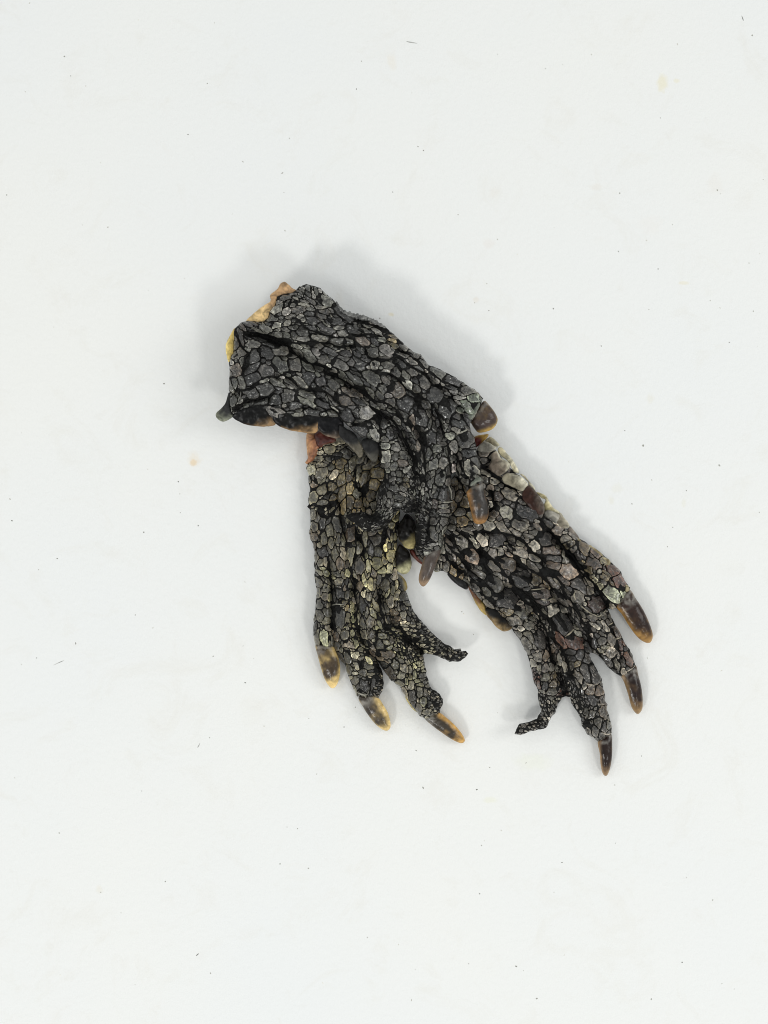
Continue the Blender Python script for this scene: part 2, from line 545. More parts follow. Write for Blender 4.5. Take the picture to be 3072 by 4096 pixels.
class Foot:
    def __init__(self, key, outline, zc, T, R, ridges, valleys, markers, label, jag=2.2, hidden=None, crease=(.7, .7), bent=None, exclude=(), cuts=(), seed=1):
        self.cuts = cuts
        self.crease, self.bent, self.exclude = crease, bent, exclude
        self.key = key
        self.seed = seed
        self.zc, self.T, self.R = zc, T, R
        self.ridges, self.valleys = ridges, valleys
        self.raw = np.asarray(outline, float)
        self.ol = densify(outline, 6, False, jag, seed)
        c = self.raw.mean(0)
        self.root = bpy.data.objects.new('crocodile_foot', None)
        COL.objects.link(self.root)
        w = to_world(c[None], np.zeros(1))[0]
        self.root.location = (w[0], w[1], 0)
        self.root["label"] = label
        self.root["category"] = 'crocodile foot'
        self.root["group"] = 'three dried crocodile feet laid in a heap'
        self.hidden = hidden
        self.markers = markers
        self.build_skin()
        self.build_scales()

    def flow(self, c):
        if self.bent is not None:
            return self.bent(c)
        return self.crease

    def height(self, V):
        d = seg_dist(V, self.ol)
        d = np.where(inside(V, self.ol), d, 0)
        prof = np.sqrt(1 - (1 - np.clip(d / self.R, 0, 1)) ** 2)
        z = self.T * prof * .62
        for (line, w, h) in self.ridges:
            ld = seg_dist(V, line, False)
            z = z + 1.6 * h * np.exp(-(ld / w) ** 2) * prof
        for (line, w, h) in self.valleys:
            ld = seg_dist(V, line, False)
            z = z - 1.7 * h * np.exp(-(ld / w) ** 2) * np.clip(d / 10, 0, 1)
        for (line, w) in self.cuts:
            L = np.array(line)
            near_l = ((V > L.min(0) - 40) & (V < L.max(0) + 40)).all(1)
            if near_l.any():
                ld = seg_dist(V[near_l], L, False)
                z[near_l] -= (6 + 1.3 * w) * np.exp(-(ld / (w + 5)) ** 2) * np.clip(d[near_l] / 12, 0, 1)
        z = z + 8 * fbm(V, 60, self.seed + 3, 3) * prof
        # long drying creases that follow the limb
        fx, fy = self.crease
        u = V[:, 0] * fx + V[:, 1] * fy
        v = -V[:, 0] * fy + V[:, 1] * fx
        q = np.stack([u / 170, v / 34 + .35 * vnoise(V, 90, self.seed + 60)], 1)
        z = z + (15 * np.abs(vnoise(q, 1.0, self.seed + 61)) - 3) * prof
        z = np.maximum(z, -self.T * .3)
        return self.zc(V) + z

    def build_skin(self):
        pillow('skin', self.ol, M_SKIN, self.root, self.zc, self.T, self.R, Tb=self.T * .7, step=8,
               smooth_outline=False, hf=self.height, seed=self.seed)

    def field(self, P):
        M = self.markers
        mp = np.array([[m[0], m[1]] for m in M])
        la = np.log([m[2] for m in M])
        lb = np.log([m[3] for m in M])
        an = np.radians([m[4] for m in M])
        # long axis first
        sw = lb > la
        la, lb = np.where(sw, lb, la), np.where(sw, la, lb)
        an = np.where(sw, an + math.pi / 2, an)
        out = np.zeros((len(P), 3))
        idx = np.zeros(len(P), int)
        for s in range(0, len(P), 4000):
            q = P[s:s + 4000]
            d2 = ((q[:, None] - mp[None]) ** 2).sum(2)
            w = 1 / (d2 + 60) ** 2
            w /= w.sum(1)[:, None]
            out[s:s + 4000, 0] = np.exp(w @ la)
            out[s:s + 4000, 1] = np.exp(w @ lb)
            out[s:s + 4000, 2] = .5 * np.arctan2(w @ np.sin(2 * an), w @ np.cos(2 * an))
            idx[s:s + 4000] = d2.argmin(1)
        return out, idx

    def build_scales(self):
        M = self.markers
        S = []   # x y a b ang tint
        for m in M:
            if m[6]:
                S.append((m[0], m[1], m[2], m[3], math.radians(m[4]), m[5]))
        S = [s for s in S if inside(np.array([[s[0], s[1]]]), self.ol)[0] and not any(inside(np.array([[s[0], s[1]]]), ex)[0] for ex in self.exclude)]
        sx = np.array([[s[0], s[1]] for s in S])
        pa = np.array([[s[2], s[3], s[4]] for s in S])
        tint = [s[5] for s in S]
        lo, hi = self.ol.min(0), self.ol.max(0)
        rs = np.random.RandomState(self.seed + 77)
        N = 26000
        C = rs.uniform(lo, hi, (N, 2))
        C = C[inside(C, self.ol)]
        if self.hidden is not None:
            hm = inside(C, self.hidden) & (seg_dist(C, self.hidden) > 40)
            C = C[~hm]
        for ex in self.exclude:
            C = C[~inside(C, ex)]
        F, near = self.field(C)
        F[:, :2] *= np.exp(rs.normal(0, .15, (len(F), 1)))
        F[:, 0] *= 1.25
        F[:, 1] *= .78
        F[:, 2] += rs.normal(0, .18, len(F))
        cap = 6000
        X = np.zeros((cap, 2)); A = np.ones((cap, 3))
        n = len(sx)
        X[:n] = sx; A[:n] = pa
        order = np.argsort(-F[:, 0] * F[:, 1] * np.exp(rs.normal(0, .5, len(F))))
        for i in order:
            if n >= cap:
                break
            c, f = C[i], F[i]
            D = c - X[:n]
            near_m = (np.abs(D) < 75).all(1)
            if near_m.any():
                D = D[near_m]; a = A[:n][near_m]
                ca, sa = np.cos(a[:, 2]), np.sin(a[:, 2])
                u = (D[:, 0] * ca + D[:, 1] * sa) / a[:, 0]
                v = (-D[:, 0] * sa + D[:, 1] * ca) / a[:, 1]
                di = np.sqrt(u * u + v * v) + 1e-6
                cf, sf = math.cos(f[2]), math.sin(f[2])
                u = (D[:, 0] * cf + D[:, 1] * sf) / f[0]
                v = (-D[:, 0] * sf + D[:, 1] * cf) / f[1]
                dc = np.sqrt(u * u + v * v) + 1e-6
                if (1 / di + 1 / dc).max() > 1.16:
                    continue
            X[n] = c; A[n] = f; n += 1
            t = M[near[i]][5]
            r = rs.rand()
            small = F[i, 0] * F[i, 1] < 90 and t not in 'dR'
            tint.append(t if r < .6 else (('p' if small else 'm') if r < .8 else ('d' if r < .88 else 'p')))
        # narrow slivers squeezed in between
        C = rs.uniform(lo, hi, (9000, 2))
        C = C[inside(C, self.ol)]
        if self.hidden is not None:
            C = C[~(inside(C, self.hidden) & (seg_dist(C, self.hidden) > 40))]
        for ex in self.exclude:
            C = C[~inside(C, ex)]
        F, near = self.field(C)
        F[:, 0] *= rs.uniform(.38, .75, len(F)); F[:, 1] *= rs.uniform(.26, .5, len(F))
        F[:, 2] += rs.normal(0, .25, len(F))
        F = np.maximum(F, [3.2, 2.2, -9])
        for c, f, nr_ in zip(C, F, near):
            if n >= cap:
                break
            D = c - X[:n]
            near_m = (np.abs(D) < 75).all(1)
            if near_m.any():
                D = D[near_m]; a = A[:n][near_m]
                ca, sa = np.cos(a[:, 2]), np.sin(a[:, 2])
                di = np.sqrt(((D[:, 0] * ca + D[:, 1] * sa) / a[:, 0]) ** 2 + ((-D[:, 0] * sa + D[:, 1] * ca) / a[:, 1]) ** 2) + 1e-6
                cf, sf = math.cos(f[2]), math.sin(f[2])
                dc = np.sqrt(((D[:, 0] * cf + D[:, 1] * sf) / f[0]) ** 2 + ((-D[:, 0] * sf + D[:, 1] * cf) / f[1]) ** 2) + 1e-6
                if (1 / di + 1 / dc).max() > 1.24 or (di < .84).any():
                    continue
            X[n] = c; A[n] = f; n += 1
            r = rs.rand()
            tint.append(M[nr_][5] if r < .5 else ('m' if r < .72 else ('d' if r < .85 else 'p')))
        X, A = X[:n], A[:n]
        # label raster
        st = 2.0
        gw, gh = int((hi[0] - lo[0]) / st) + 3, int((hi[1] - lo[1]) / st) + 3
        best = np.full((gh, gw), 9e9); lab = np.full((gh, gw), -1, np.int32)
        gy, gx = np.mgrid[0:gh, 0:gw]
        GP = np.stack([gx.ravel() * st + lo[0], gy.ravel() * st + lo[1]], 1)
        warp = np.stack([vnoise(GP, 40, self.seed + 5) + .45 * vnoise(GP, 14, self.seed + 6),
                         vnoise(GP, 40, self.seed + 8) + .45 * vnoise(GP, 14, self.seed + 9)], 1) * 5.5
        mask = inside(GP, self.ol).reshape(gh, gw)
        GW = (GP + warp).reshape(gh, gw, 2)
        for i in range(n):
            r = max(A[i, 0], A[i, 1]) * 2.3
            x0, x1 = int((X[i, 0] - r - lo[0]) / st), int((X[i, 0] + r - lo[0]) / st) + 1
            y0, y1 = int((X[i, 1] - r - lo[1]) / st), int((X[i, 1] + r - lo[1]) / st) + 1
            x0, y0 = max(x0, 0), max(y0, 0)
            q = GW[y0:y1, x0:x1]
            if q.size == 0:
                continue
            D0 = q[..., 0] - X[i, 0]; D1 = q[..., 1] - X[i, 1]
            ca, sa = math.cos(A[i, 2]), math.sin(A[i, 2])
            u = (D0 * ca + D1 * sa) / A[i, 0]; v = (-D0 * sa + D1 * ca) / A[i, 1]
            # slightly squarish cells, as real scales pack
            dd = (np.abs(u) ** 2.3 + np.abs(v) ** 2.3) ** (1 / 2.3)
            b = best[y0:y1, x0:x1]; l = lab[y0:y1, x0:x1]
            m = dd < b
            b[m] = dd[m]; l[m] = i
        lab[~mask] = -1
        lab[best > 1.7] = -1
        for (line, w) in self.cuts:
            L = catmull_line(line, 12)
            for a, b in zip(L[:-1], L[1:]):
                x0, x1 = int((min(a[0], b[0]) - 12 - lo[0]) / st), int((max(a[0], b[0]) + 12 - lo[0]) / st)
                y0, y1 = int((min(a[1], b[1]) - 12 - lo[1]) / st), int((max(a[1], b[1]) + 12 - lo[1]) / st)
                x0, y0 = max(x0, 0), max(y0, 0)
                q = GW[y0:y1, x0:x1].reshape(-1, 2)
                if len(q) == 0:
                    continue
                dd = seg_dist(q, [a, b], False).reshape(GW[y0:y1, x0:x1].shape[:2])
                sub = lab[y0:y1, x0:x1]
                sub[dd < .8 + w * .27] = -1
        # trace cells by marching rays
        polys = []
        for i in range(n):
            size = math.sqrt(A[i, 0] * A[i, 1])
            K = 26 if size > 18 else 20 if size > 12 else (14 if size > 8 else 9)
            rmax = max(A[i, 0], A[i, 1]) * 1.7
            rr = np.arange(0, rmax, 1.3)
            th = np.arange(K) * 2 * math.pi / K + rs.uniform(0, 1)
            # rays spaced evenly in the scale's own metric
            ux = np.cos(th) * A[i, 0]; uy = np.sin(th) * A[i, 1]
            ca, sa = math.cos(A[i, 2]), math.sin(A[i, 2])
            dx = ux * ca - uy * sa; dy = ux * sa + uy * ca
            L = np.hypot(dx, dy); dx /= L; dy /= L
            px = X[i, 0] + dx[:, None] * rr[None]; py = X[i, 1] + dy[:, None] * rr[None]
            ix = np.clip(((px - lo[0]) / st + .5).astype(int), 0, gw - 1)
            iy = np.clip(((py - lo[1]) / st + .5).astype(int), 0, gh - 1)
            own = lab[iy, ix] == i
            bad = ~own
            bad[:, 0] = False
            first = np.where(bad.any(1), bad.argmax(1), len(rr) - 1)
            rad = rr[first]
            rad = .9 * rad + .05 * (np.roll(rad, 1) + np.roll(rad, -1))
            fl = self.flow(X[i])
            gap = (1.55 + .03 * size) * (1 - .9 * (dx * fl[0] + dy * fl[1])) * np.exp(rs.normal(0, .35))
            rad = rad - gap + rs.normal(0, .022 * size, K)
            if rad.mean() < 2.0 or (lab[int((X[i, 1] - lo[1]) / st + .5), int((X[i, 0] - lo[0]) / st + .5)] != i):
                continue
            rad = np.maximum(rad, 1.2)
            pts = np.stack([X[i, 0] + dx * rad, X[i, 1] + dy * rad], 1)
            area = rad.mean() ** 2
            polys.append((area, i, pts, size))
        polys.sort(key=lambda p: -p[0])
        # heights for all ring points at once
        big = polys[:300]
        small = polys[300:]
        SV, SF, SC = [], [], []
        for group, isbig in ((big, True), (small, False)):
            allp = []
            spec = []
            for (area, i, pts, size) in group:
                c = pts.mean(0)
                rings = (1.0, .95, .85, .45) if size > 9 else (1.0, .86, .5)
                ps = [c + (pts - c) * r for r in rings] + [c[None]]
                allp.append(np.vstack(ps)); spec.append((len(pts), rings, c))
            if not allp:
                continue
            cat = np.vstack(allp)
            Z = np.concatenate([self.height(cat[s:s + 20000]) for s in range(0, len(cat), 20000)])
            edge_d = seg_dist(cat, self.ol)
            o = 0
            for (area, i, pts, size), (K, rings, c) in zip(group, spec):
                nn = K * len(rings) + 1
                p = cat[o:o + nn]; z = Z[o:o + nn].copy(); ed = edge_d[o:o + nn]
                o += nn
                R_ = math.sqrt(area)
                hgt = min(.30 * R_, 6.5) + .6
                # flatten toward the scale's own plane
                if ed[-1] > 16:
                    dp = p - c
                    Am = np.c_[dp, np.ones(len(p))]
                    co, *_ = np.linalg.lstsq(Am, z, rcond=None)
                    z = .45 * z + .55 * (Am @ co)
                ta = rs.uniform(0, 6.28)
                tl = rs.normal(0, .19)
                tilt = tl * ((p[:, 0] - c[0]) * math.cos(ta) + (p[:, 1] - c[1]) * math.sin(ta))
                fl = self.flow(c)
                tilt = tilt + .17 * ((p[:, 0] - c[0]) * fl[0] + (p[:, 1] - c[1]) * fl[1])   # free ends lift towards the toes
                if len(rings) == 4:
                    prof = np.repeat([-.6, .55, .95, .98], K).tolist() + [.92]
                else:
                    prof = np.repeat([-.6, .8, 1.0], K).tolist() + [1.05]
                prof = np.array(prof)
                dz = prof * hgt
                if size > 11:
                    dz = dz + (prof > .9) * 2.4 * vnoise(p, 9, self.seed + 21)
                    # some scales dry with a crease or a sunken middle
                    k = rs.rand()
                    if k < .35:
                        ax = A[i, 2] + rs.normal(0, .25)
                        cr = np.abs(-(p[:, 0] - c[0]) * math.sin(ax) + (p[:, 1] - c[1]) * math.cos(ax))
                        dz = dz + (prof > .5) * rs.choice([-1, 1]) * 2.6 * np.exp(-(cr / (.28 * R_)) ** 2)
                    elif k < .6 and tint[i] != 'G':
                        dz = dz - (np.arange(nn) >= nn - 1 - K) * 1.1
                z = z + dz + tilt * (prof > 0)
                t = np.array(TINT[tint[i]]) * np.array({'A': (1.0, .985, .93), 'B': (1.28, 1.17, .88), 'C': (1.22, 1.12, .97)}[self.key]) * math.exp(rs.normal(0, .42))
                t = t * (1 + rs.normal(0, .018, 3))
                rim = (rs.uniform(1.2, 2.0) if rs.rand() < .5 else rs.uniform(2.0, 3.4)) if size > 9 else rs.uniform(1.0, 1.8)
                cen = rs.uniform(.38, 1.1)
                if len(rings) == 4:
                    kk = np.concatenate([np.full(K, .25), np.full(K, rim), np.full(K, .3 * rim + .7 * cen), np.full(K, cen), [cen]])
                else:
                    kk = np.concatenate([np.full(K, .3), np.full(K, rim), np.full(K, cen), [cen]])
                colr = t[None] * kk[:, None]
                vw = to_world(p, z)
                faces = []
                for r_ in range(len(rings) - 1):
                    for j in range(K):
                        a0, a1 = r_ * K + j, r_ * K + (j + 1) % K
                        faces.append((a1, a0, a0 + K, a1 + K))
                cidx = nn - 1
                for j in range(K):
                    a0, a1 = (len(rings) - 1) * K + j, (len(rings) - 1) * K + (j + 1) % K
                    faces.append((a1, a0, cidx))
                if isbig:
                    mesh_obj('scale', vw, faces, M_SCALE[self.key], self.root, colors=colr)
                else:
                    b0 = sum(len(x) for x in SV) if not hasattr(self, '_n') else self._n
                    SV.append(vw); SC.append(colr)
                    SF.extend([tuple(q + b0 for q in f) for f in faces])
                    self._n = b0 + nn
        if SV:
            mesh_obj('small_scale', np.vstack(SV), SF, M_SCALE[self.key], self.root, colors=np.vstack(SC), kind='stuff')
        print(self.key, 'scales', len(polys))

    # --- further parts
    def top(self, x, y):
        return float(self.height(np.array([[x, y]], float))[0])

    def strip(self, pts, r=3.2, col=(.24, .23, .19), lift=3.5, name='cuticle_rim', taper=True, mat=None):
        L = catmull_line(pts, 5)
        z = self.height(L) + lift
        n = len(L)
        w = to_world(L, z)
        vs, fs = [], []
        K = 6
        rs = np.random.RandomState(int(L[0][0]) % 1000)
        for i in range(n):
            t = w[min(i + 1, n - 1)] - w[max(i - 1, 0)]
            t /= np.linalg.norm(t) + 1e-12
            s = np.cross(t, (0, 0, 1)); s /= np.linalg.norm(s) + 1e-12
            u = np.cross(s, t)
            k = (math.sin(math.pi * (i + .5) / n) ** .5 if taper else 1) * rs.uniform(.6, 1.4)
            for j in range(K):
                a = 2 * math.pi * j / K
                vs.append(w[i] + (s * math.cos(a) * r * k + u * math.sin(a) * r * k * .6) * PX)
        for i in range(n - 1):
            for j in range(K):
                a, b = i * K + j, i * K + (j + 1) % K
                fs.append((a, b, b + K, a + K))
        fs.append(tuple(range(K))[::-1]); fs.append(tuple((n - 1) * K + j for j in range(K)))
        mesh_obj(name, vs, fs, mat or M_CUT, self.root, colors=np.tile(np.array(col), (len(vs), 1)))


def zo(origin, f, pts):
    return [(origin[0] + x * f, origin[1] + y * f) for x, y in pts]


F6 = 600 / 1659.0
F4 = 400 / 1659.0
F5 = 500 / 1659.0


def marks(origin, f, rows):
    out = []
    for r in rows:
        x, y, a, b, an = r[:5]
        t = r[5] if len(r) > 5 else 'm'
        real = not (len(r) > 6)
        out.append((origin[0] + x * f, origin[1] + y * f, a * f, b * f, an, t, real))
    return out


def lerpz(pts):
    """height of a foot's middle surface from a few known points (x, y, z)"""
    P = np.array(pts, float)

    def f(V):
        V = np.asarray(V, float)
        d2 = ((V[:, None] - P[None, :, :2]) ** 2).sum(2)
        w = 1 / (d2 + 3000) ** 1.5
        return (w @ P[:, 2]) / w.sum(1)
    return f


# ------------------------------------------------------------------ claws
def claw(foot, outline, base, tip, zb, zt_, dark, light, side=0.0, thick=None, label=None, tipk=1.0, blotch=.22):
    base = np.array(base, float); tip = np.array(tip, float)
    ax = tip - base; L = np.linalg.norm(ax); ax /= L
    nr = np.array([-ax[1], ax[0]])
    ol = np.asarray(outline, float)
    hw = np.abs((ol - base) @ nr).max()
    T = thick or hw * .85

    def zc(V):
        t = np.clip(((V - base) @ ax) / L, 0, 1)
        return zb + (zt_ - zb) * t + 10 * np.sin(math.pi * t)

    def colf(V, d):
        t = np.clip(((V - base) @ ax) / L, 0, 1)
        s = ((V - base) @ nr) / hw
        k = np.clip((t - .68) / .32, 0, 1) * .8 * tipk + np.clip(side * s - .12, 0, 1) * 1.7 + blotch * fbm(V, 30, int(base[0]) % 97)
        k += np.clip(1 - d / 6, 0, 1) * .3
        k = np.clip(k, 0, 1)
        k = (k * k * (3 - 2 * k))[:, None]
        c = np.array(dark) * (1 - k) + np.array(light) * k
        pale = np.clip(1.6 - t / .16, 0, 1) * np.clip(.35 + 1.3 * fbm(V, 16, 31 + int(base[1]) % 13), 0, 1)
        c = c * (1 - .4 * pale[:, None]) + np.array((.42, .40, .36)) * .4 * pale[:, None]
        return c
    return pillow('claw', outline, M_CLAW, foot.root, zc, T, hw * 1.0, step=5, colf=colf, relief=1.2, relief_scale=18, label=label)


def edge_scale(foot, outline, z, T, dark, light, name='edge_scale', grad=None, label=None, mat=None, R=18, seed=5, thr=10, tilt=None, relief=2.4, gk=1.0, off=.12, jag=.8):
    ol = np.asarray(outline, float)
    c = ol.mean(0)
    sp = np.abs(ol - c).max()

    def colf(V, d):
        k = .22 * fbm(V, 26, seed) + np.clip(1 - d / thr, 0, 1) * .35
        if grad is not None:
            g = np.array(grad, float); g /= np.linalg.norm(g)
            k += ((V - c) @ g) / sp * gk
        k = np.clip(k + off, 0, 1)
        k = (k * k * (3 - 2 * k))[:, None]
        return np.array(dark) * (1 - k) + np.array(light) * k

    def zc(V):
        zz = np.full(len(V), float(z))
        if tilt is not None:
            zz = zz + (V - c) @ np.array(tilt)
        return zz
    return pillow(name, outline, mat or M_SHELL, foot.root, zc, T, R, step=6, colf=colf, relief=relief, relief_scale=13, label=label, seed=seed, jag=jag)



CUT_A = [(zo((850, 1100), F6, l), w) for l, w in [
    ([(380, 640), (560, 645), (700, 720), (830, 810), (950, 900), (1060, 960), (1200, 1010), (1330, 1090), (1480, 1190), (1659, 1300)], 6),
    ([(250, 1290), (400, 1240), (540, 1170), (600, 1150), (760, 1100), (900, 1070), (960, 1060)], 4),
    ([(230, 1500), (380, 1390), (590, 1360), (690, 1290)], 5),
    ([(800, 1120), (920, 1200), (1000, 1260), (1100, 1290), (1200, 1290), (1300, 1330), (1430, 1470)], 5),
    ([(430, 660), (600, 700), (760, 745), (960, 760), (1290, 765), (1560, 790)], 4),
    ([(880, 470), (1000, 560), (1060, 600), (1280, 665), (1500, 690)], 3),
    ([(250, 620), (330, 800), (380, 860), (340, 960), (340, 1060)], 4)]]
CUT_A += [(zo((1400, 1100), F6, l), w) for l, w in [
    ([(0, 650), (150, 650), (350, 655)], 3), ([(0, 770), (150, 790), (180, 900), (430, 930), (520, 950)], 4),
    ([(230, 1040), (420, 1090), (520, 1160), (620, 1260), (730, 1370), (800, 1480)], 5),
    ([(460, 880), (590, 960), (720, 1030), (850, 1110), (900, 1200), (1050, 1250), (1130, 1350)], 5),
    ([(0, 1240), (130, 1245), (280, 1390), (400, 1420), (520, 1500), (600, 1640)], 6),
    ([(560, 860), (700, 920), (860, 1040), (1030, 1180), (1180, 1230)], 4),
    ([(60, 480), (250, 560), (380, 600)], 6)]]
CUT_A += [(zo((1400, 1600), F6, l), w) for l, w in [
    ([(250, 80), (420, 200), (540, 330), (620, 500), (680, 620), (700, 800)], 9), ([(0, 270), (130, 250), (330, 140)], 4),
    ([(800, 550), (840, 700), (830, 850), (790, 920)], 5), ([(1080, 470), (1100, 600), (1110, 760), (1130, 900), (1120, 1050), (1100, 1200)], 7),
    ([(1160, 600), (1240, 740), (1300, 850)], 6), ([(640, 200), (760, 350), (800, 480)], 5), ([(930, 100), (1000, 260), (1050, 420)], 6),
    ([(880, 1200), (880, 1350), (860, 1550)], 5), ([(340, 150), (330, 450), (320, 700)], 3)]]
CUT_B = [(zo((1200, 1700), F6, l), w) for l, w in [
    ([(430, 900), (450, 1050), (500, 1200), (530, 1270)], 4), ([(620, 440), (625, 600), (660, 720)], 4),
    ([(100, 720), (290, 640), (310, 780)], 3), ([(760, 620), (700, 760)], 5), ([(200, 980), (290, 1010), (420, 900)], 3),
    ([(940, 1160), (900, 1330), (960, 1450)], 4), ([(100, 890), (240, 900), (350, 880)], 4), ([(620, 1180), (700, 1330), (720, 1500)], 4)]]
CUT_B += [(zo((1200, 2200), F6, l), w) for l, w in [
    ([(350, 430), (345, 650), (350, 850)], 4), ([(600, 300), (620, 600), (640, 800), (690, 1050)], 6), ([(880, 500), (900, 680), (980, 850), (1060, 960)], 8),
    ([(1100, 850), (1250, 1000), (1350, 1130)], 7), ([(330, 100), (340, 260), (350, 420)], 5), ([(540, 200), (600, 340), (590, 470)], 4), ([(860, 860), (830, 960), (870, 1180)], 4)]]
CUT_C = [(zo((1700, 1700), F6, l), w) for l, w in [
    ([(200, 1180), (330, 1330), (480, 1560)], 7), ([(330, 1150), (540, 1330), (640, 1480), (700, 1620)], 6),
    ([(520, 1180), (850, 1190), (1040, 1270), (1180, 1400), (1300, 1530)], 5), ([(1280, 1060), (1400, 1180), (1530, 1370), (1659, 1450)], 6),
    ([(700, 720), (760, 860), (720, 960)], 6), ([(620, 400), (700, 520), (860, 640), (1060, 730)], 5)]]
CUT_C += [(zo((1650, 2100), F6, l), w) for l, w in [
    ([(380, 200), (560, 420), (740, 600), (860, 700), (910, 800)], 5), ([(330, 330), (430, 430), (620, 560), (760, 700), (800, 800), (920, 880)], 6),
    ([(740, 260), (860, 370), (1040, 540), (1120, 680), (1290, 800), (1320, 900), (1420, 1050)], 8),
    ([(1050, 270), (1240, 430), (1400, 560), (1550, 700), (1659, 760)], 6)]]
CUT_C += [(zo((2050, 2150), F6, l), w) for l, w in [
    ([(480, 30), (620, 170), (780, 350), (860, 450), (960, 600), (1060, 760)], 10), ([(300, 280), (480, 440), (590, 620), (720, 820), (800, 1000), (860, 1200)], 10),
    ([(0, 560), (170, 720), (400, 900), (450, 1100), (560, 1250), (640, 1500)], 11), ([(270, 900), (360, 1000), (400, 1200), (460, 1400)], 8),
    ([(1100, 1000), (1150, 1150), (1210, 1350)], 3)]]

# ================================================================== FOOT A (on top)
A_OUT = [(987, 1284), (1052, 1286), (1070, 1273), (1081, 1241), (1099, 1219), (1110, 1187), (1139, 1174), (1168, 1172), (1186, 1161),
         (1197, 1147), (1224, 1137), (1251, 1143), (1284, 1154), (1306, 1178), (1334, 1201), (1352, 1216), (1356, 1228), (1374, 1245),
         (1400, 1257), (1429, 1261), (1436, 1263), (1472, 1274), (1508, 1290), (1541, 1305), (1566, 1328), (1588, 1349), (1606, 1367),
         (1631, 1389), (1653, 1405), (1682, 1418), (1700, 1443), (1725, 1465), (1762, 1478), (1791, 1494), (1827, 1514), (1859, 1534),
         (1885, 1552), (1917, 1574), (1932, 1596), (1920, 1625), (1905, 1650), (1888, 1680), (1881, 1694), (1877, 1708), (1886, 1730),
         (1899, 1755), (1906, 1784), (1906, 1802), (1917, 1835), (1923, 1860), (1921, 1886), (1927, 1916), (1930, 1935), (1900, 1950),
         (1877, 1952), (1868, 1961), (1848, 1933), (1830, 1908), (1818, 1885), (1806, 1900), (1803, 1960), (1802, 2048), (1796, 2070),
         (1788, 2110), (1777, 2136), (1774, 2172), (1764, 2200), (1735, 2205), (1705, 2228), (1672, 2216), (1661, 2190), (1661, 2136),
         (1664, 2066), (1657, 2052), (1617, 2050), (1600, 2036), (1590, 2046), (1580, 2062), (1565, 2083), (1540, 2109), (1518, 2123),
         (1496, 2132), (1468, 2127), (1449, 2119), (1431, 2105), (1402, 2083), (1388, 2069), (1384, 2060), (1406, 2052), (1439, 2049),
         (1468, 2051), (1486, 2061), (1500, 2047), (1505, 2018), (1511, 1989), (1515, 1953), (1525, 1935), (1536, 1910), (1540, 1881),
         (1527, 1859), (1518, 1835), (1516, 1775), (1475, 1752), (1448, 1750), (1425, 1733), (1395, 1705), (1350, 1668), (1310, 1672), (1269, 1668), (1235, 1660), (1200, 1672), (1160, 1664), (1110, 1672),
         (1076, 1660), (1058, 1630), (1035, 1620), (1005, 1628), (975, 1634), (950, 1648), (925, 1660), (918, 1620), (917, 1574), (917, 1516), (917, 1447), (930, 1414), (935, 1367), (938, 1317), (962, 1292)]
zA = lerpz([(950, 1300, 200), (930, 1650, 165), (1150, 1200, 205), (1100, 1500, 190), (1300, 1700, 165), (1400, 1400, 185),
            (1600, 1600, 170), (1750, 1500, 165), (1900, 1600, 125), (1550, 1850, 152), (1700, 1850, 158), (1850, 1800, 150), (1500, 2090, 150),
            (1400, 2060, 150), (1600, 2000, 150), (1780, 2050, 150), (1730, 2200, 130), (1900, 1900, 132)])
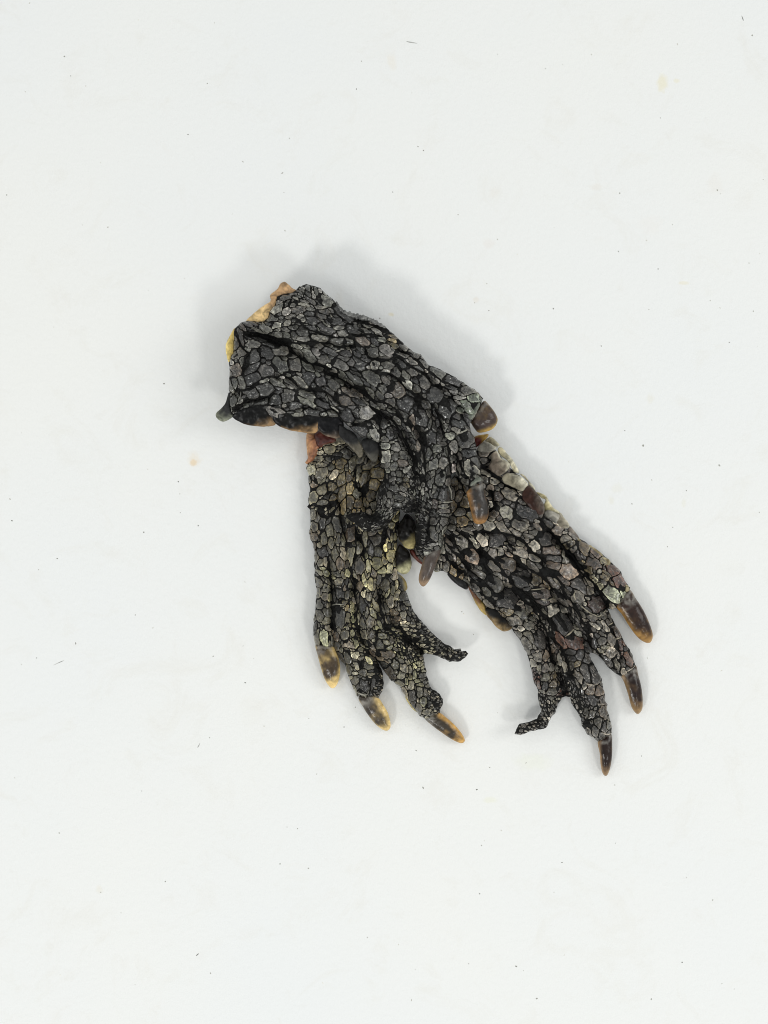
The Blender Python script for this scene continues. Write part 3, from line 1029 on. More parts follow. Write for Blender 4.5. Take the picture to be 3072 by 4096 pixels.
mA = marks((850, 1100), F6, [
    (300, 670, 85, 45, 75, 'b'), (290, 870, 75, 60, -50, 'b'), (265, 1040, 75, 55, 80, 'b'), (440, 755, 75, 50, 15, 'p'), (575, 590, 75, 45, 30, 'p'),
    (700, 555, 60, 45, 10, 'p'), (820, 535, 42, 38, 0), (760, 465, 28, 25, 0), (820, 405, 38, 42, 40, 'p'), (885, 335, 22, 30, 0), (950, 395, 75, 50, -20),
    (900, 500, 30, 25, 0), (1000, 500, 30, 28, 0, 'p'), (1090, 505, 85, 50, 10, 'd'), (995, 610, 70, 55, 0), (900, 660, 50, 40, 40), (800, 665, 50, 28, 30),
    (660, 690, 50, 28, 20), (1180, 440, 75, 35, 30), (1250, 590, 95, 45, 20, 'd'), (1165, 690, 105, 50, 15), (1370, 510, 100, 45, 20, 'd'),
    (1375, 735, 75, 50, 0, 'p'), (1430, 640, 50, 28, 15, 'p'), (1560, 600, 90, 50, 15, 'd'), (1500, 740, 50, 40, 20), (580, 860, 80, 70, 60, 'd'),
    (740, 830, 95, 45, 5), (440, 910, 65, 90, 0, 'd'), (740, 1000, 95, 85, 60), (910, 980, 95, 75, 15), (600, 1060, 85, 75, 20, 'd'),
    (440, 1140, 90, 70, -10, 'd'), (320, 1185, 40, 60, 0), (920, 790, 70, 35, 20), (1075, 890, 90, 50, 50, 'p'), (1140, 840, 60, 32, 10, 'p'),
    (1290, 845, 90, 40, 15, 'd'), (1470, 860, 75, 40, 10, 'd'), (1230, 950, 60, 55, 30), (1400, 990, 90, 50, 25, 'p'), (1560, 960, 80, 55, 30, 'd'),
    (1430, 1110, 90, 35, 45), (1560, 1150, 105, 50, 40), (580, 1260, 100, 80, -20, 'd'), (430, 1310, 90, 55, -15, 'd'), (700, 1190, 90, 45, 20),
    (860, 1180, 80, 40, 30), (960, 1170, 90, 40, 40), (1060, 1130, 70, 80, 20, 'd'), (1200, 1170, 80, 70, 30, 'd'), (1320, 1200, 80, 50, 30),
    (830, 1330, 80, 80, 0), (690, 1370, 70, 70, 0, 'd'), (900, 1440, 95, 50, 0, 'd'), (1050, 1330, 110, 45, 30), (1180, 1310, 70, 50, 40, 'd'),
    (1330, 1390, 110, 30, 45), (1450, 1370, 120, 60, 25, 'b'), (1100, 1540, 90, 80, 30, 'd'), (1330, 1540, 100, 30, 45), (1270, 1590, 70, 60, 0, 'd'),
    (1500, 1560, 90, 80, 20, 'd'), (230, 1400, 40, 70, 0), (1120, 210, 60, 25, 70, 'p'), (1060, 200, 45, 22, 60),
    (1250, 290, 100, 60, 40, 'p'), (800, 250, 80, 35, -10), (960, 220, 40, 20, 20, 'p'), (1170, 350, 70, 22, 15), (1000, 290, 60, 20, 20),
    (250, 1210, 30, 60, -20), (220, 1560, 25, 50, 0), (420, 620, 80, 18, 10, 'd'), (500, 690, 90, 20, 20, 'd'), (700, 740, 100, 25, 20, 'd')])
mA += marks((1400, 1100), F6, [
    (50, 590, 55, 45, 20, 'd'), (130, 720, 75, 45, 25, 'b'), (60, 840, 80, 35, 50, 'd'), (240, 850, 80, 60, 25), (270, 720, 60, 35, 40, 'd'),
    (350, 700, 55, 28, 30, 'p'), (400, 840, 90, 50, 25, 'p'), (275, 985, 55, 48, 5, 'p'), (410, 990, 62, 50, 20), (540, 960, 75, 45, 25, 'd'),
    (80, 970, 110, 70, 30, 'd'), (240, 1140, 120, 75, 25), (500, 1095, 58, 45, 45), (610, 1110, 58, 42, 45), (670, 1070, 70, 55, 45),
    (590, 790, 60, 40, 40), (710, 860, 75, 35, 20), (690, 945, 50, 32, 15, 'p'), (810, 980, 70, 40, 50), (970, 1080, 105, 60, 25, 'p'),
    (1130, 1160, 110, 55, 20, 'd'), (810, 1180, 85, 65, 50), (620, 1210, 85, 38, 40, 'p'), (960, 1165, 30, 35, 0, 'p'), (1030, 1210, 42, 25, 45, 'p'),
    (720, 1260, 35, 55, -20), (930, 1310, 110, 95, 40, 'd'), (520, 1270, 110, 80, 30, 'b'), (200, 1300, 90, 45, 40), (330, 1320, 55, 35, 50),
    (610, 1420, 100, 90, 45, 'd'), (1060, 1480, 110, 120, 30, 'd'), (1140, 1290, 45, 25, 0, 'p'), (750, 1370, 40, 45, 0), (830, 1420, 45, 60, -20),
    (1290, 1270, 90, 45, 10), (1350, 1360, 70, 50, 30, 'G'), (1290, 1440, 60, 110, -35, 'G'), (170, 1520, 105, 75, 30, 'p'), (340, 1440, 60, 40, 45),
    (460, 1400, 50, 50, 0), (780, 1590, 85, 90, 40, 'd'), (570, 1540, 60, 60, 30), (860, 1530, 28, 65, -15), (1000, 1580, 45, 35, 50),
    (1200, 1600, 90, 60, 45, 'd'), (450, 720, 50, 25, 30, 'o'), (180, 560, 60, 22, 20)])
mA += marks((1400, 1600), F6, [
    (110, 350, 95, 70, 0, 'd'), (270, 350, 50, 95, -20, 'p'), (360, 250, 70, 60, 40, 'd'), (460, 370, 60, 80, -30, 'd'), (380, 420, 50, 40, 0),
    (690, 230, 60, 75, 30, 'b'), (900, 400, 65, 90, -15, 'd'), (800, 430, 45, 55, 0, 'b'), (380, 500, 55, 40, 20, 'p'), (500, 520, 52, 52, 0, 'p'),
    (390, 620, 65, 70, 10, 'p'), (500, 625, 48, 42, 0), (600, 610, 40, 55, -20), (480, 720, 50, 50, 0), (590, 690, 50, 42, 0, 'b'), (630, 760, 42, 35, -40, 'p'),
    (540, 810, 38, 45, 0), (620, 870, 32, 38, 0, 'o'), (540, 880, 38, 30, 20), (470, 870, 30, 32, 0), (490, 980, 65, 50, 0), (440, 1050, 40, 55, 0),
    (540, 1080, 50, 35, 0), (1110, 390, 55, 50, 0, 'p'), (1150, 500, 50, 55, 0, 'p'), (1290, 430, 100, 100, 0), (1320, 590, 90, 60, 0, 'd'),
    (870, 580, 38, 65, 0), (970, 550, 60, 45, 0), (1070, 560, 35, 50, 0), (925, 700, 45, 65, 15, 'p'), (1030, 680, 50, 70, 0), (1140, 630, 25, 28, 0, 'p'),
    (1210, 620, 30, 45, 0), (1340, 760, 90, 70, 40), (1280, 890, 60, 45, 40), (1010, 860, 65, 80, 30), (1090, 890, 30, 55, 0), (1040, 1050, 75, 85, 0, 'd'),
    (1040, 1170, 80, 25, 0, 'p'), (1040, 1225, 75, 25, 0, 'p'), (950, 1150, 32, 42, 0, 'b'), (800, 940, 20, 30, 0, 'p'), (760, 970, 18, 22, 0, 'p'),
    (835, 990, 22, 28, 0, 'p'), (860, 860, 20, 35, 0), (800, 880, 30, 35, 0), (1050, 290, 35, 50, 30), (1000, 210, 32, 45, 0),
    (1200, 240, 85, 80, 45, 'd'), (920, 1340, 45, 50, 0), (1030, 1340, 40, 60, 0), (920, 1480, 50, 100, 0), (1000, 1560, 40, 90, 0), (960, 1640, 45, 30, 0, 'p'),
    (60, 150, 60, 50, 20, 'd'), (700, 640, 17, 9, 70, 'm', 'F'), (600, 480, 25, 11, 55, 'm', 'F'), (720, 880, 13, 8, 60, 'm', 'F'), (720, 1140, 11, 6, 30, 'd', 'F'),
    (360, 1000, 11, 6, 70, 'd', 'F'), (370, 900, 11, 6, 70, 'd', 'F'), (0, 1300, 9, 5, 100, 'd', 'F'), (150, 1330, 9, 5, 80, 'd', 'F'), (250, 1300, 9, 5, 40, 'd', 'F'), (150, 1430, 22, 6, 15, 'm', 'F'), (300, 1330, 10, 5, 20, 'd', 'F'),
    (820, 1400, 18, 6, 10, 'd', 'F'), (830, 1540, 18, 6, 10, 'd', 'F'), (520, 300, 28, 12, 50, 'd', 'F'), (450, 180, 30, 13, 45, 'm', 'F'),
    (1180, 860, 25, 11, 70, 'm', 'F'), (870, 1100, 19, 14, 60, 'm', 'F'), (850, 1230, 16, 9, 40, 'd', 'F'), (300, 1420, 35, 9, -20, 'm', 'F'),
    (640, 1020, 14, 8, 60, 'm', 'F'), (640, 1200, 12, 7, 20, 'd', 'F'), (760, 740, 18, 10, 70, 'm', 'F'), (380, 1250, 25, 9, -50, 'm', 'F'), (620, 390, 26, 12, 50, 'd', 'F')])
A = Foot('A', A_OUT, zA, 44, 46,
         ridges=[(np.array([(1560, 1400), (1700, 1480), (1800, 1560), (1900, 1620)]), 26, 12),
                 (np.array([(1500, 1460), (1650, 1550), (1790, 1620), (1850, 1720), (1880, 1830), (1895, 1930)]), 26, 14),
                 (np.array([(1400, 1500), (1560, 1560), (1650, 1640), (1730, 1740), (1780, 1860), (1780, 2000), (1750, 2190)]), 26, 15),
                 (np.array([(1420, 1620), (1500, 1720), (1560, 1840), (1580, 1960), (1545, 2070), (1480, 2110)]), 26, 13),
                 (np.array([(950, 1430), (1100, 1450), (1250, 1520), (1400, 1600)]), 60, 12)],
         valleys=[(np.array([(980, 1330), (1050, 1340), (1150, 1390), (1300, 1480), (1450, 1580), (1560, 1680), (1640, 1790), (1670, 1900), (1665, 2040)]), 15, 15),
                  (np.array([(930, 1580), (1020, 1570), (1110, 1510), (1250, 1520), (1400, 1610)]), 7, 8),
                  (np.array([(930, 1650), (1000, 1600), (1070, 1595), (1120, 1640), (1230, 1630), (1350, 1640), (1420, 1690)]), 8, 10),
                  (np.array([(1560, 1500), (1650, 1560), (1720, 1640), (1760, 1720)]), 9, 12),
                  (np.array([(1600, 1400), (1700, 1490), (1790, 1580), (1850, 1660), (1880, 1700)]), 9, 13),
                  (np.array([(1810, 1740), (1825, 1820), (1830, 1900)]), 14, 16),
                  (np.array([(1440, 1300), (1500, 1330), (1600, 1400)]), 7, 8),
                  (np.array([(1150, 1290), (1300, 1370), (1450, 1400), (1560, 1470)]), 7, 7),
                  (np.array([(1200, 1520), (1300, 1610), (1380, 1680)]), 7, 9)],
         markers=mA, cuts=CUT_A, seed=101, crease=(.86, .51), bent=lambda c: (.86, .51) if c[0] + c[1] < 3150 else ((.6, .8) if c[0] + c[1] < 3450 else (.1, .99)),
         label='topmost dried black scaly foot, wrist pointing upper left, lying across the other two feet')

R3o = (1400, 1600)
claw(A, [(1939, 1603), (1961, 1625), (1982, 1654), (1991, 1680), (1979, 1708), (1957, 1723), (1917, 1731), (1899, 1716), (1883, 1689), (1888, 1672),
         (1904, 1644), (1921, 1618)], (1915, 1640), (1960, 1725), 112, 92, (.055, .038, .032), (.55, .36, .10), thick=24,
     label='broad stubby brown claw with amber edge')
claw(A, [(1924, 1922), (1935, 1947), (1942, 1980), (1953, 2023), (1955, 2059), (1942, 2088), (1921, 2097), (1903, 2095), (1892, 2081), (1881, 2034),
         (1870, 1990), (1866, 1969), (1884, 1947), (1900, 1930)], (1898, 1935), (1923, 2097), 138, 112, (.038, .034, .031), (.36, .19, .07), side=.8, thick=26,
     label='grey brown claw with amber left edge')
claw(A, [(1764, 2187), (1759, 2219), (1742, 2263), (1722, 2313), (1704, 2340), (1690, 2346), (1677, 2331), (1675, 2306), (1686, 2263), (1700, 2219),
         (1718, 2203), (1740, 2190)], (1742, 2195), (1690, 2346), 124, 96, (.070, .055, .047), (.34, .23, .14), side=.35, thick=22,
     label='slender grey brown claw hanging over the gap')
FA_Z = 118
edge_scale(A, [(938, 1313), (922, 1339), (904, 1375), (904, 1409), (911, 1443), (919, 1449), (940, 1430), (960, 1380), (965, 1320)], 186, 10,
           (.48, .35, .10), (.78, .62, .24), 'dried_flesh', mat=M_FLESH, grad=(-1, 0), label='bright yellow dried flesh at the cut wrist')
edge_scale(A, [(985, 1286), (1009, 1259), (1042, 1230), (1081, 1205), (1080, 1180), (1110, 1154), (1121, 1134), (1139, 1127), (1157, 1140), (1168, 1152),
               (1190, 1163), (1190, 1185), (1130, 1200), (1110, 1240), (1080, 1290), (1030, 1300)], 190, 13,
           (.42, .26, .13), (.66, .47, .22), 'dried_flesh', mat=M_FLESH, grad=(-.6, .8), label='tan and yellow dried flesh at the cut wrist', seed=9, relief=4)
EO = (850, 1450)
edge_scale(A, zo(EO, F5, [(215, 400), (160, 560), (60, 660), (45, 710), (70, 750), (140, 785), (250, 740), (262, 690), (240, 560), (250, 440)]), 158, 9,
           (.03, .03, .03), (.22, .23, .17), 'skin_flap', grad=(-.5, .9), gk=1.5, off=-.1, label='curled dark skin flap with pale green tip', seed=12, relief=3)
edge_scale(A, zo(EO, F5, [(255, 710), (330, 770), (420, 815), (520, 840), (660, 852), (780, 845), (840, 815), (850, 700), (840, 560), (740, 430), (600, 400), (430, 430),
                          (310, 500), (250, 600)]), 148, 7, (.006, .006, .006), (.26, .17, .09), grad=(.5, .9), seed=14, R=46, gk=1.6, off=-.55, tilt=(0, -.25),
           label='large smooth black edge scale with tan rim')
edge_scale(A, zo(EO, F5, [(800, 770), (860, 830), (940, 870), (1050, 905), (1200, 928), (1340, 940), (1390, 915), (1400, 880), (1400, 760), (1330, 590), (1100, 540),
                          (900, 540), (770, 560), (740, 680)]), 144, 7, (.006, .006, .006), (.34, .21, .10), grad=(.15, 1), seed=17, R=46, gk=2.2, off=-.5, tilt=(0, -.25),
           label='black edge scale with orange tan rim')
edge_scale(A, zo(EO, F5, [(1230, 560), (1340, 500), (1480, 540), (1620, 620), (1740, 800), (1720, 960), (1659, 1005), (1600, 1000), (1500, 970), (1430, 920), (1340, 790),
                          (1260, 690)]), 140, 8, (.006, .006, .007), (.20, .15, .11), grad=(0, 1), seed=19, R=40, gk=1.6, off=-.7, tilt=(0, -.2),
           label='glossy black edge scale folded downward')
edge_scale(A, zo((1200, 1700), F6, [(430, 90), (470, 165), (560, 250), (620, 320), (650, 358), (690, 345), (695, 280), (660, 190), (600, 90), (520, 40), (440, 0)]), 148, 6,
           (.020, .020, .020), (.13, .115, .085), grad=(.3, 1), seed=23, R=22, label='grey pointed edge scale')
edge_scale(A, zo((1200, 1700), F6, [(680, 180), (760, 140), (840, 150), (875, 200), (875, 320), (845, 400), (815, 408), (775, 380), (715, 295)]), 150, 7,
           (.02,.02,.02), (.09, .085, .07), grad=(0, .5), seed=26, R=30, label='grey tongue shaped edge scale')
A.strip([(1345, 1206), (1358, 1232), (1385, 1253), (1430, 1266), (1475, 1277), (1515, 1296), (1545, 1312)], r=10, col=(.10, .10, .095), lift=16, name='rolled_skin_edge', mat=M_SCALE['A'])
for k, (org, poly) in enumerate([((1400, 1600), [(1345, 215), (1400, 130), (1440, 55), (1420, 20), (1370, 60), (1330, 130), (1290, 170), (1310, 205)]),
                               ((1400, 1600), [(1335, 955), (1400, 915), (1455, 890), (1440, 850), (1390, 860), (1340, 910)])]):
    edge_scale(A, zo(org, F6, poly), [150, 176][k], 9, (.10, .11, .09), (.38, .39, .33), 'cuticle_flake', seed=150 + k, R=8, relief=4, gk=.5)
for s in [[(1350, 220), (1400, 120), (1430, 50)], [(1340, 950), (1400, 905), (1450, 885)], [(980, 1120), (1060, 1132), (1140, 1120)],
          [(1090, 950), (1115, 1010), (1120, 1090)], [(960, 1180), (1050, 1195), (1100, 1170)], [(1180, 380), (1250, 350), (1310, 320)]]:
    A.strip(zo((1400, 1600), F6, s))
for s in [[(1380, 1280), (1420, 1320), (1450, 1370)], [(530, 1370), (570, 1340), (610, 1310)], [(1160, 1480), (1200, 1520), (1260, 1530)]]:
    A.strip(zo((1400, 1100), F6, s))

# ================================================================== FOOT B (lower left)
B_OUT = [(1262, 1790), (1256, 1830), (1232, 1852), (1225, 1874), (1236, 1902), (1234, 1931), (1240, 1960), (1234, 1996), (1234, 2018), (1227, 2025),
         (1238, 2040), (1242, 2076), (1242, 2105), (1235, 2130), (1240, 2148), (1252, 2181), (1258, 2206), (1258, 2301), (1265, 2341),
         (1267, 2366), (1264, 2402), (1261, 2435), (1254, 2475), (1252, 2518), (1256, 2547), (1263, 2582), (1300, 2588), (1335, 2590), (1345, 2605),
         (1352, 2630), (1366, 2645), (1377, 2656), (1392, 2695), (1404, 2732), (1417, 2760), (1427, 2786), (1470, 2790), (1514, 2792), (1530, 2767),
         (1536, 2731), (1533, 2702), (1524, 2673), (1513, 2648), (1504, 2634), (1517, 2652), (1538, 2686), (1567, 2724), (1600, 2749), (1618, 2778),
         (1633, 2807), (1658, 2840), (1680, 2862), (1702, 2876), (1735, 2868), (1759, 2853), (1761, 2833), (1770, 2818), (1772, 2796), (1759, 2775),
         (1727, 2753), (1716, 2735), (1707, 2699), (1701, 2663), (1692, 2623), (1701, 2613), (1727, 2616), (1763, 2632), (1799, 2645), (1842, 2645),
         (1860, 2630), (1875, 2614), (1864, 2603), (1846, 2605), (1841, 2593), (1817, 2599), (1799, 2583), (1770, 2569), (1738, 2543), (1712, 2514),
         (1706, 2507), (1670, 2464), (1645, 2431), (1643, 2417), (1634, 2395), (1622, 2360), (1592, 2300), (1584, 2215), (1594, 2130), (1600, 2050),
         (1590, 1950), (1570, 1860), (1500, 1780), (1400, 1745), (1310, 1748)]
zB = lerpz([(1300, 1800, 40), (1500, 1900, 44), (1300, 2300, 48), (1550, 2300, 48), (1300, 2550, 42), (1450, 2750, 34), (1720, 2850, 34),
            (1600, 2550, 46), (1700, 2550, 52), (1850, 2620, 66)])
mB = marks((1200, 1700), F6, [
    (330, 260, 55, 55, 0), (510, 310, 60, 50, 0, 'd'), (440, 430, 55, 55, 0, 'o'), (310, 360, 45, 40, 0), (130, 500, 50, 60, 0, 'w'), (230, 300, 50, 40, -30, 'p'), (150, 650, 50, 55, 0, 'b'),
    (350, 670, 60, 65, 0, 'o'), (460, 590, 50, 90, 10, 'o'), (250, 710, 45, 70, 20), (150, 800, 55, 75, 0), (240, 870, 60, 50, -30, 'p'), (370, 800, 60, 40, -40, 'o'),
    (540, 570, 45, 60, -10, 'o'), (640, 500, 40, 80, 15), (710, 580, 35, 85, 15, 'o'), (560, 680, 50, 90, 15, 'o'), (630, 740, 50, 60, 0), (820, 650, 55, 80, 10, 'o'),
    (780, 780, 50, 80, 15, 'o'), (860, 530, 70, 60, 0, 'o'), (550, 850, 50, 85, 10, 'o'), (640, 870, 50, 50, 0, 'o'), (810, 880, 45, 60, 0), (720, 850, 30, 60, -20, 'o'),
    (350, 960, 35, 60, 20), (250, 1060, 45, 90, 10, 'd'), (140, 980, 35, 60, 0), (410, 1100, 50, 110, -20, 'd'), (330, 1160, 45, 70, 15), (150, 1120, 40, 55, 0),
    (250, 1240, 50, 70, -10), (150, 1240, 45, 50, 0, 'b'), (560, 1200, 50, 110, 10, 'b'), (640, 1200, 35, 80, 0), (490, 1420, 38, 75, -10, 'p'), (390, 1420, 40, 80, 5),
    (250, 1400, 65, 55, 10, 'd'), (720, 1420, 32, 50, 0, 'g'), (760, 1560, 30, 75, -5, 'g'), (650, 1350, 30, 80, 0), (840, 1270, 80, 70, 0, 'd'), (870, 1400, 55, 75, 0, 'd'),
    (660, 1550, 60, 100, 5, 'd'), (450, 1530, 50, 60, 0, 'b'), (350, 1540, 40, 90, -5), (230, 1510, 35, 60, 0, 'p'), (940, 1370, 22, 50, 0, 'y'), (980, 1340, 18, 45, 0, 'y'),
    (1060, 1340, 20, 45, 0, 'y'), (1010, 1440, 45, 60, -10, 'y'), (930, 1490, 30, 45, 0, 'y'), (850, 1520, 60, 60, 0, 'y'), (1010, 1100, 40, 50, 30, 'y'), (1010, 1220, 18, 60, 0, 'y'),
    (1060, 1230, 20, 50, 0, 'y'), (910, 1610, 55, 50, 0, 'g'), (985, 1590, 45, 55, 20, 'g'), (560, 1310, 30, 60, 0, 'm', 'F'), (440, 1250, 30, 60, 0, 'm', 'F'), (500, 1000, 35, 70, 0, 'o', 'F')])
mB += marks((1200, 2200), F6, [
    (300, 245, 40, 35, 0, 'g'), (205, 360, 45, 60, -40), (305, 350, 35, 50, -30), (285, 420, 45, 55, 0), (200, 470, 28, 50, 0), (270, 520, 32, 45, 0), (325, 520, 20, 45, 0, 'g'),
    (220, 590, 35, 55, 0), (430, 330, 55, 50, 0), (520, 240, 30, 50, -10, 'g'), (440, 480, 85, 75, 0, 'd'), (370, 500, 25, 90, 0, 'd'), (500, 420, 22, 50, 0, 'b'),
    (490, 580, 40, 40, 0, 'o'), (430, 740, 70, 120, 0, 'd'), (360, 720, 18, 80, 0, 'd'), (520, 740, 28, 70, 10), (570, 640, 25, 60, 10, 'g'), (615, 640, 22, 40, 0),
    (555, 370, 22, 55, 0), (580, 480, 25, 50, 5), (650, 380, 45, 60, 5, 'b'), (770, 370, 38, 70, 0, 'g'), (765, 495, 40, 55, 0, 'p'), (830, 600, 30, 75, -20, 'y'), (800, 690, 28, 65, -20, 'g'),
    (680, 600, 35, 100, 0, 'd'), (770, 790, 45, 70, 10), (690, 800, 30, 70, -5), (700, 930, 38, 60, 0), (790, 930, 45, 60, 0), (490, 940, 50, 65, 0), (590, 760, 18, 40, 0, 'g'),
    (600, 840, 22, 22, 0, 'g'), (580, 910, 24, 42, 10, 'g'), (555, 830, 18, 22, 0, 'g'), (610, 1020, 30, 50, -20, 'g'), (850, 860, 30, 35, -40, 'g'), (905, 950, 52, 35, 0, 'g'),
    (940, 390, 60, 75, 0), (1030, 430, 25, 60, 0, 'g'), (1000, 570, 50, 80, 10), (870, 330, 30, 60, 0), (1150, 510, 55, 55, 0, 'd'), (1140, 710, 40, 45, 0, 'p'),
    (1070, 590, 20, 45, 0), (1040, 690, 45, 35, 0, 'b'), (960, 640, 30, 80, -10), (300, 680, 45, 50, 0), (210, 720, 45, 80, 0), (290, 790, 40, 40, 0), (270, 960, 65, 105, 0, 'G'),
    (400, 960, 30, 70, -10, 'b'), (410, 1060, 40, 60, 0), (530, 1050, 60, 45, 10, 'p'), (870, 1040, 50, 45, 0, 'p'), (810, 1080, 60, 30, 25, 'b'), (960, 1160, 80, 55, 20, 'b'),
    (600, 1150, 55, 45, 10, 'p'), (520, 1190, 45, 90, -15), (640, 1260, 60, 50, 0, 'p'), (1000, 990, 28, 40, 0), (980, 1070, 40, 25, 20, 'g'), (530, 1320, 45, 70, -30),
    (195, 960, 35, 90, 0, 'p'), (900, 750, 16, 34, -15, 'm', 'F'), (1050, 930, 16, 14, 0, 'g', 'F'), (620, 700, 18, 30, 0, 'g', 'F'), (1150, 850, 24, 18, 0, 'p', 'F'),
    (1240, 900, 22, 18, 0, 'p', 'F'), (620, 540, 22, 45, 0, 'm', 'F'), (860, 480, 18, 45, 0, 'd', 'F'), (1250, 700, 16, 10, 50, 'd', 'F')])
mB += marks((1300, 2500), F6, [
    (365, 430, 55, 50, 0, 'p'), (410, 520, 50, 40, 0), (440, 660, 55, 80, -10, 'd'), (340, 610, 40, 60, 0), (295, 580, 28, 25, 0, 'w'), (530, 640, 30, 80, 0, 'd'),
    (775, 440, 50, 65, -10), (870, 480, 38, 55, -20, 'p'), (840, 550, 50, 40, 10, 'p'), (720, 530, 50, 80, -35, 'b'), (830, 640, 60, 40, 30), (945, 570, 32, 38, 0, 'g'),
    (955, 660, 40, 60, 10, 'p'), (1020, 620, 35, 28, 0, 'g'), (1040, 740, 38, 50, 0), (950, 780, 45, 65, 0, 'd'), (1080, 840, 45, 55, 0), (1120, 960, 50, 45, 0),
    (1030, 910, 45, 60, 0, 'd'), (1100, 640, 25, 25, 0), (1050, 410, 30, 22, -30, 'g'),
    (820, 230, 17, 13, 60, 'g', 'F'), (900, 350, 15, 11, 60, 'g', 'F'), (1000, 400, 16, 10, 50, 'g', 'F'), (450, 320, 17, 13, 50, 'g', 'F'), (590, 650, 9, 8, 0, 'd', 'F'),
    (590, 500, 10, 8, 0, 'd', 'F'), (1240, 860, 10, 9, 0, 'd', 'F'), (1180, 760, 14, 9, 30, 'd', 'F'), (1400, 320, 15, 12, 20, 'm', 'F'), (1300, 200, 10, 10, 0, 'd', 'F'),
    (1150, 60, 14, 12, 0, 'd', 'F'), (1150, 180, 20, 16, 0, 'p', 'F'), (1000, 120, 20, 16, 0, 'p', 'F'), (950, 250, 13, 9, 60, 'm', 'F'), (1500, 330, 12, 10, 0, 'd', 'F'), (900, 180, 14, 8, 50, 'd', 'F')])
B = Foot('B', B_OUT, zB, 42, 44,
         ridges=[(np.array([(1300, 2200), (1290, 2400), (1300, 2580)]), 24, 9),
                 (np.array([(1360, 2250), (1355, 2450), (1400, 2610), (1460, 2780)]), 24, 11),
                 (np.array([(1460, 2250), (1470, 2500), (1560, 2650), (1650, 2790), (1720, 2860)]), 26, 12),
                 (np.array([(1560, 2250), (1610, 2430), (1690, 2540), (1790, 2620)]), 22, 10)],
         valleys=[(np.array([(1325, 2350), (1322, 2480), (1335, 2590)]), 7, 8),
                  (np.array([(1410, 2350), (1420, 2500), (1470, 2600), (1504, 2636)]), 9, 11),
                  (np.array([(1520, 2350), (1560, 2480), (1630, 2560), (1690, 2610)]), 12, 15),
                  (np.array([(1340, 1950), (1370, 2060), (1385, 2150)]), 7, 8),
                  (np.array([(1440, 1850), (1450, 1980), (1470, 2050)]), 7, 7),
                  (np.array([(1420, 2110), (1450, 2200), (1440, 2300)]), 6, 7)],
         markers=mB, cuts=CUT_B, hidden=A_OUT, seed=202, crease=(.10, .995),
         label='lower left dried olive grey scaly foot, toes pointing down, half under the top foot')
claw(B, [(1262, 2578), (1272, 2627), (1285, 2677), (1301, 2721), (1319, 2748), (1334, 2753), (1348, 2739), (1359, 2706), (1361, 2670), (1355, 2634),
         (1343, 2603), (1330, 2580), (1295, 2572)], (1300, 2578), (1336, 2753), 42, 28, (.060, .042, .026), (.80, .58, .24), side=-.5, thick=24, tipk=1.5, blotch=.38,
     label='blunt claw mottled brown with golden tip')
claw(B, [(1434, 2790), (1455, 2833), (1481, 2872), (1506, 2901), (1531, 2919), (1549, 2923), (1561, 2912), (1562, 2890), (1553, 2854), (1535, 2822),
         (1512, 2790), (1473, 2778)], (1474, 2785), (1555, 2922), 36, 25, (.055, .044, .034), (.80, .58, .24), side=-.9, thick=22, tipk=1.4, blotch=.3,
     label='claw grey on its left and golden on its right side')
claw(B, [(1699, 2872), (1727, 2901), (1766, 2930), (1806, 2957), (1842, 2973), (1857, 2968), (1859, 2956), (1842, 2927), (1817, 2898), (1788, 2872),
         (1757, 2850), (1725, 2852)], (1728, 2866), (1857, 2968), 36, 22, (.045, .036, .026), (.62, .36, .11), side=-.9, thick=19, blotch=.3,
     label='slender tapering claw with orange brown edge')
S4 = (1500, 1950)
edge_scale(B, zo(S4, F4, [(520, 430), (610, 490), (665, 580), (685, 700), (680, 850), (655, 1000), (580, 1025), (500, 1000), (440, 920), (390, 850), (375, 740), (380, 640), (450, 520)]),
           60, 15, (.009, .008, .007), (.52, .44, .20), grad=(.5, 1), seed=31, R=20, thr=4, off=-.15, gk=1.5, relief=5, label='domed black edge scale with yellow lower rim')
edge_scale(B, zo(S4, F4, [(410, 940), (500, 1000), (570, 1080), (605, 1200), (605, 1300), (575, 1390), (500, 1440), (400, 1410), (340, 1340), (320, 1230), (340, 1100), (370, 1000)]),
           56, 15, (.009, .008, .007), (.46, .44, .26), grad=(.3, 1), seed=34, R=20, thr=4, off=-.15, gk=1.5, relief=5, label='domed black edge scale with pale green yellow end')
edge_scale(B, zo(S4, F4, [(340, 1420), (430, 1460), (500, 1530), (535, 1620), (530, 1690), (450, 1730), (390, 1690), (350, 1590)]),
           54, 13, (.09, .09, .085), (.40, .30, .09), grad=(1, 0), seed=37, R=22, thr=6, label='grey edge scale with mustard rim')
edge_scale(B, [(1228, 1733), (1225, 1766), (1228, 1812), (1230, 1833), (1221, 1851), (1227, 1857), (1245, 1850), (1262, 1838), (1276, 1805), (1290, 1770), (1275, 1740), (1254, 1728)],
           44, 26, (.28, .12, .06), (.50, .27, .12), 'dried_flesh', mat=M_FLESH, grad=(-1, -.3), seed=41, R=24, label='orange brown dried flesh at the cut end', relief=4)
edge_scale(B, [(1258, 1736), (1290, 1722), (1335, 1748), (1345, 1768), (1310, 1778), (1280, 1790), (1262, 1775)], 62, 16,
           (.06, .012, .008), (.20, .08, .05), 'dried_flesh', mat=M_FLESH, seed=43, label='dark red dried flesh')
for s in [[(400, 860), (450, 815), (490, 790)], [(350, 610), (430, 600), (500, 610)], [(180, 1050), (260, 1070), (340, 1050)], [(345, 940), (350, 1000), (345, 1060)]]:
    B.strip(zo((1200, 2200), F6, s), r=2.2)
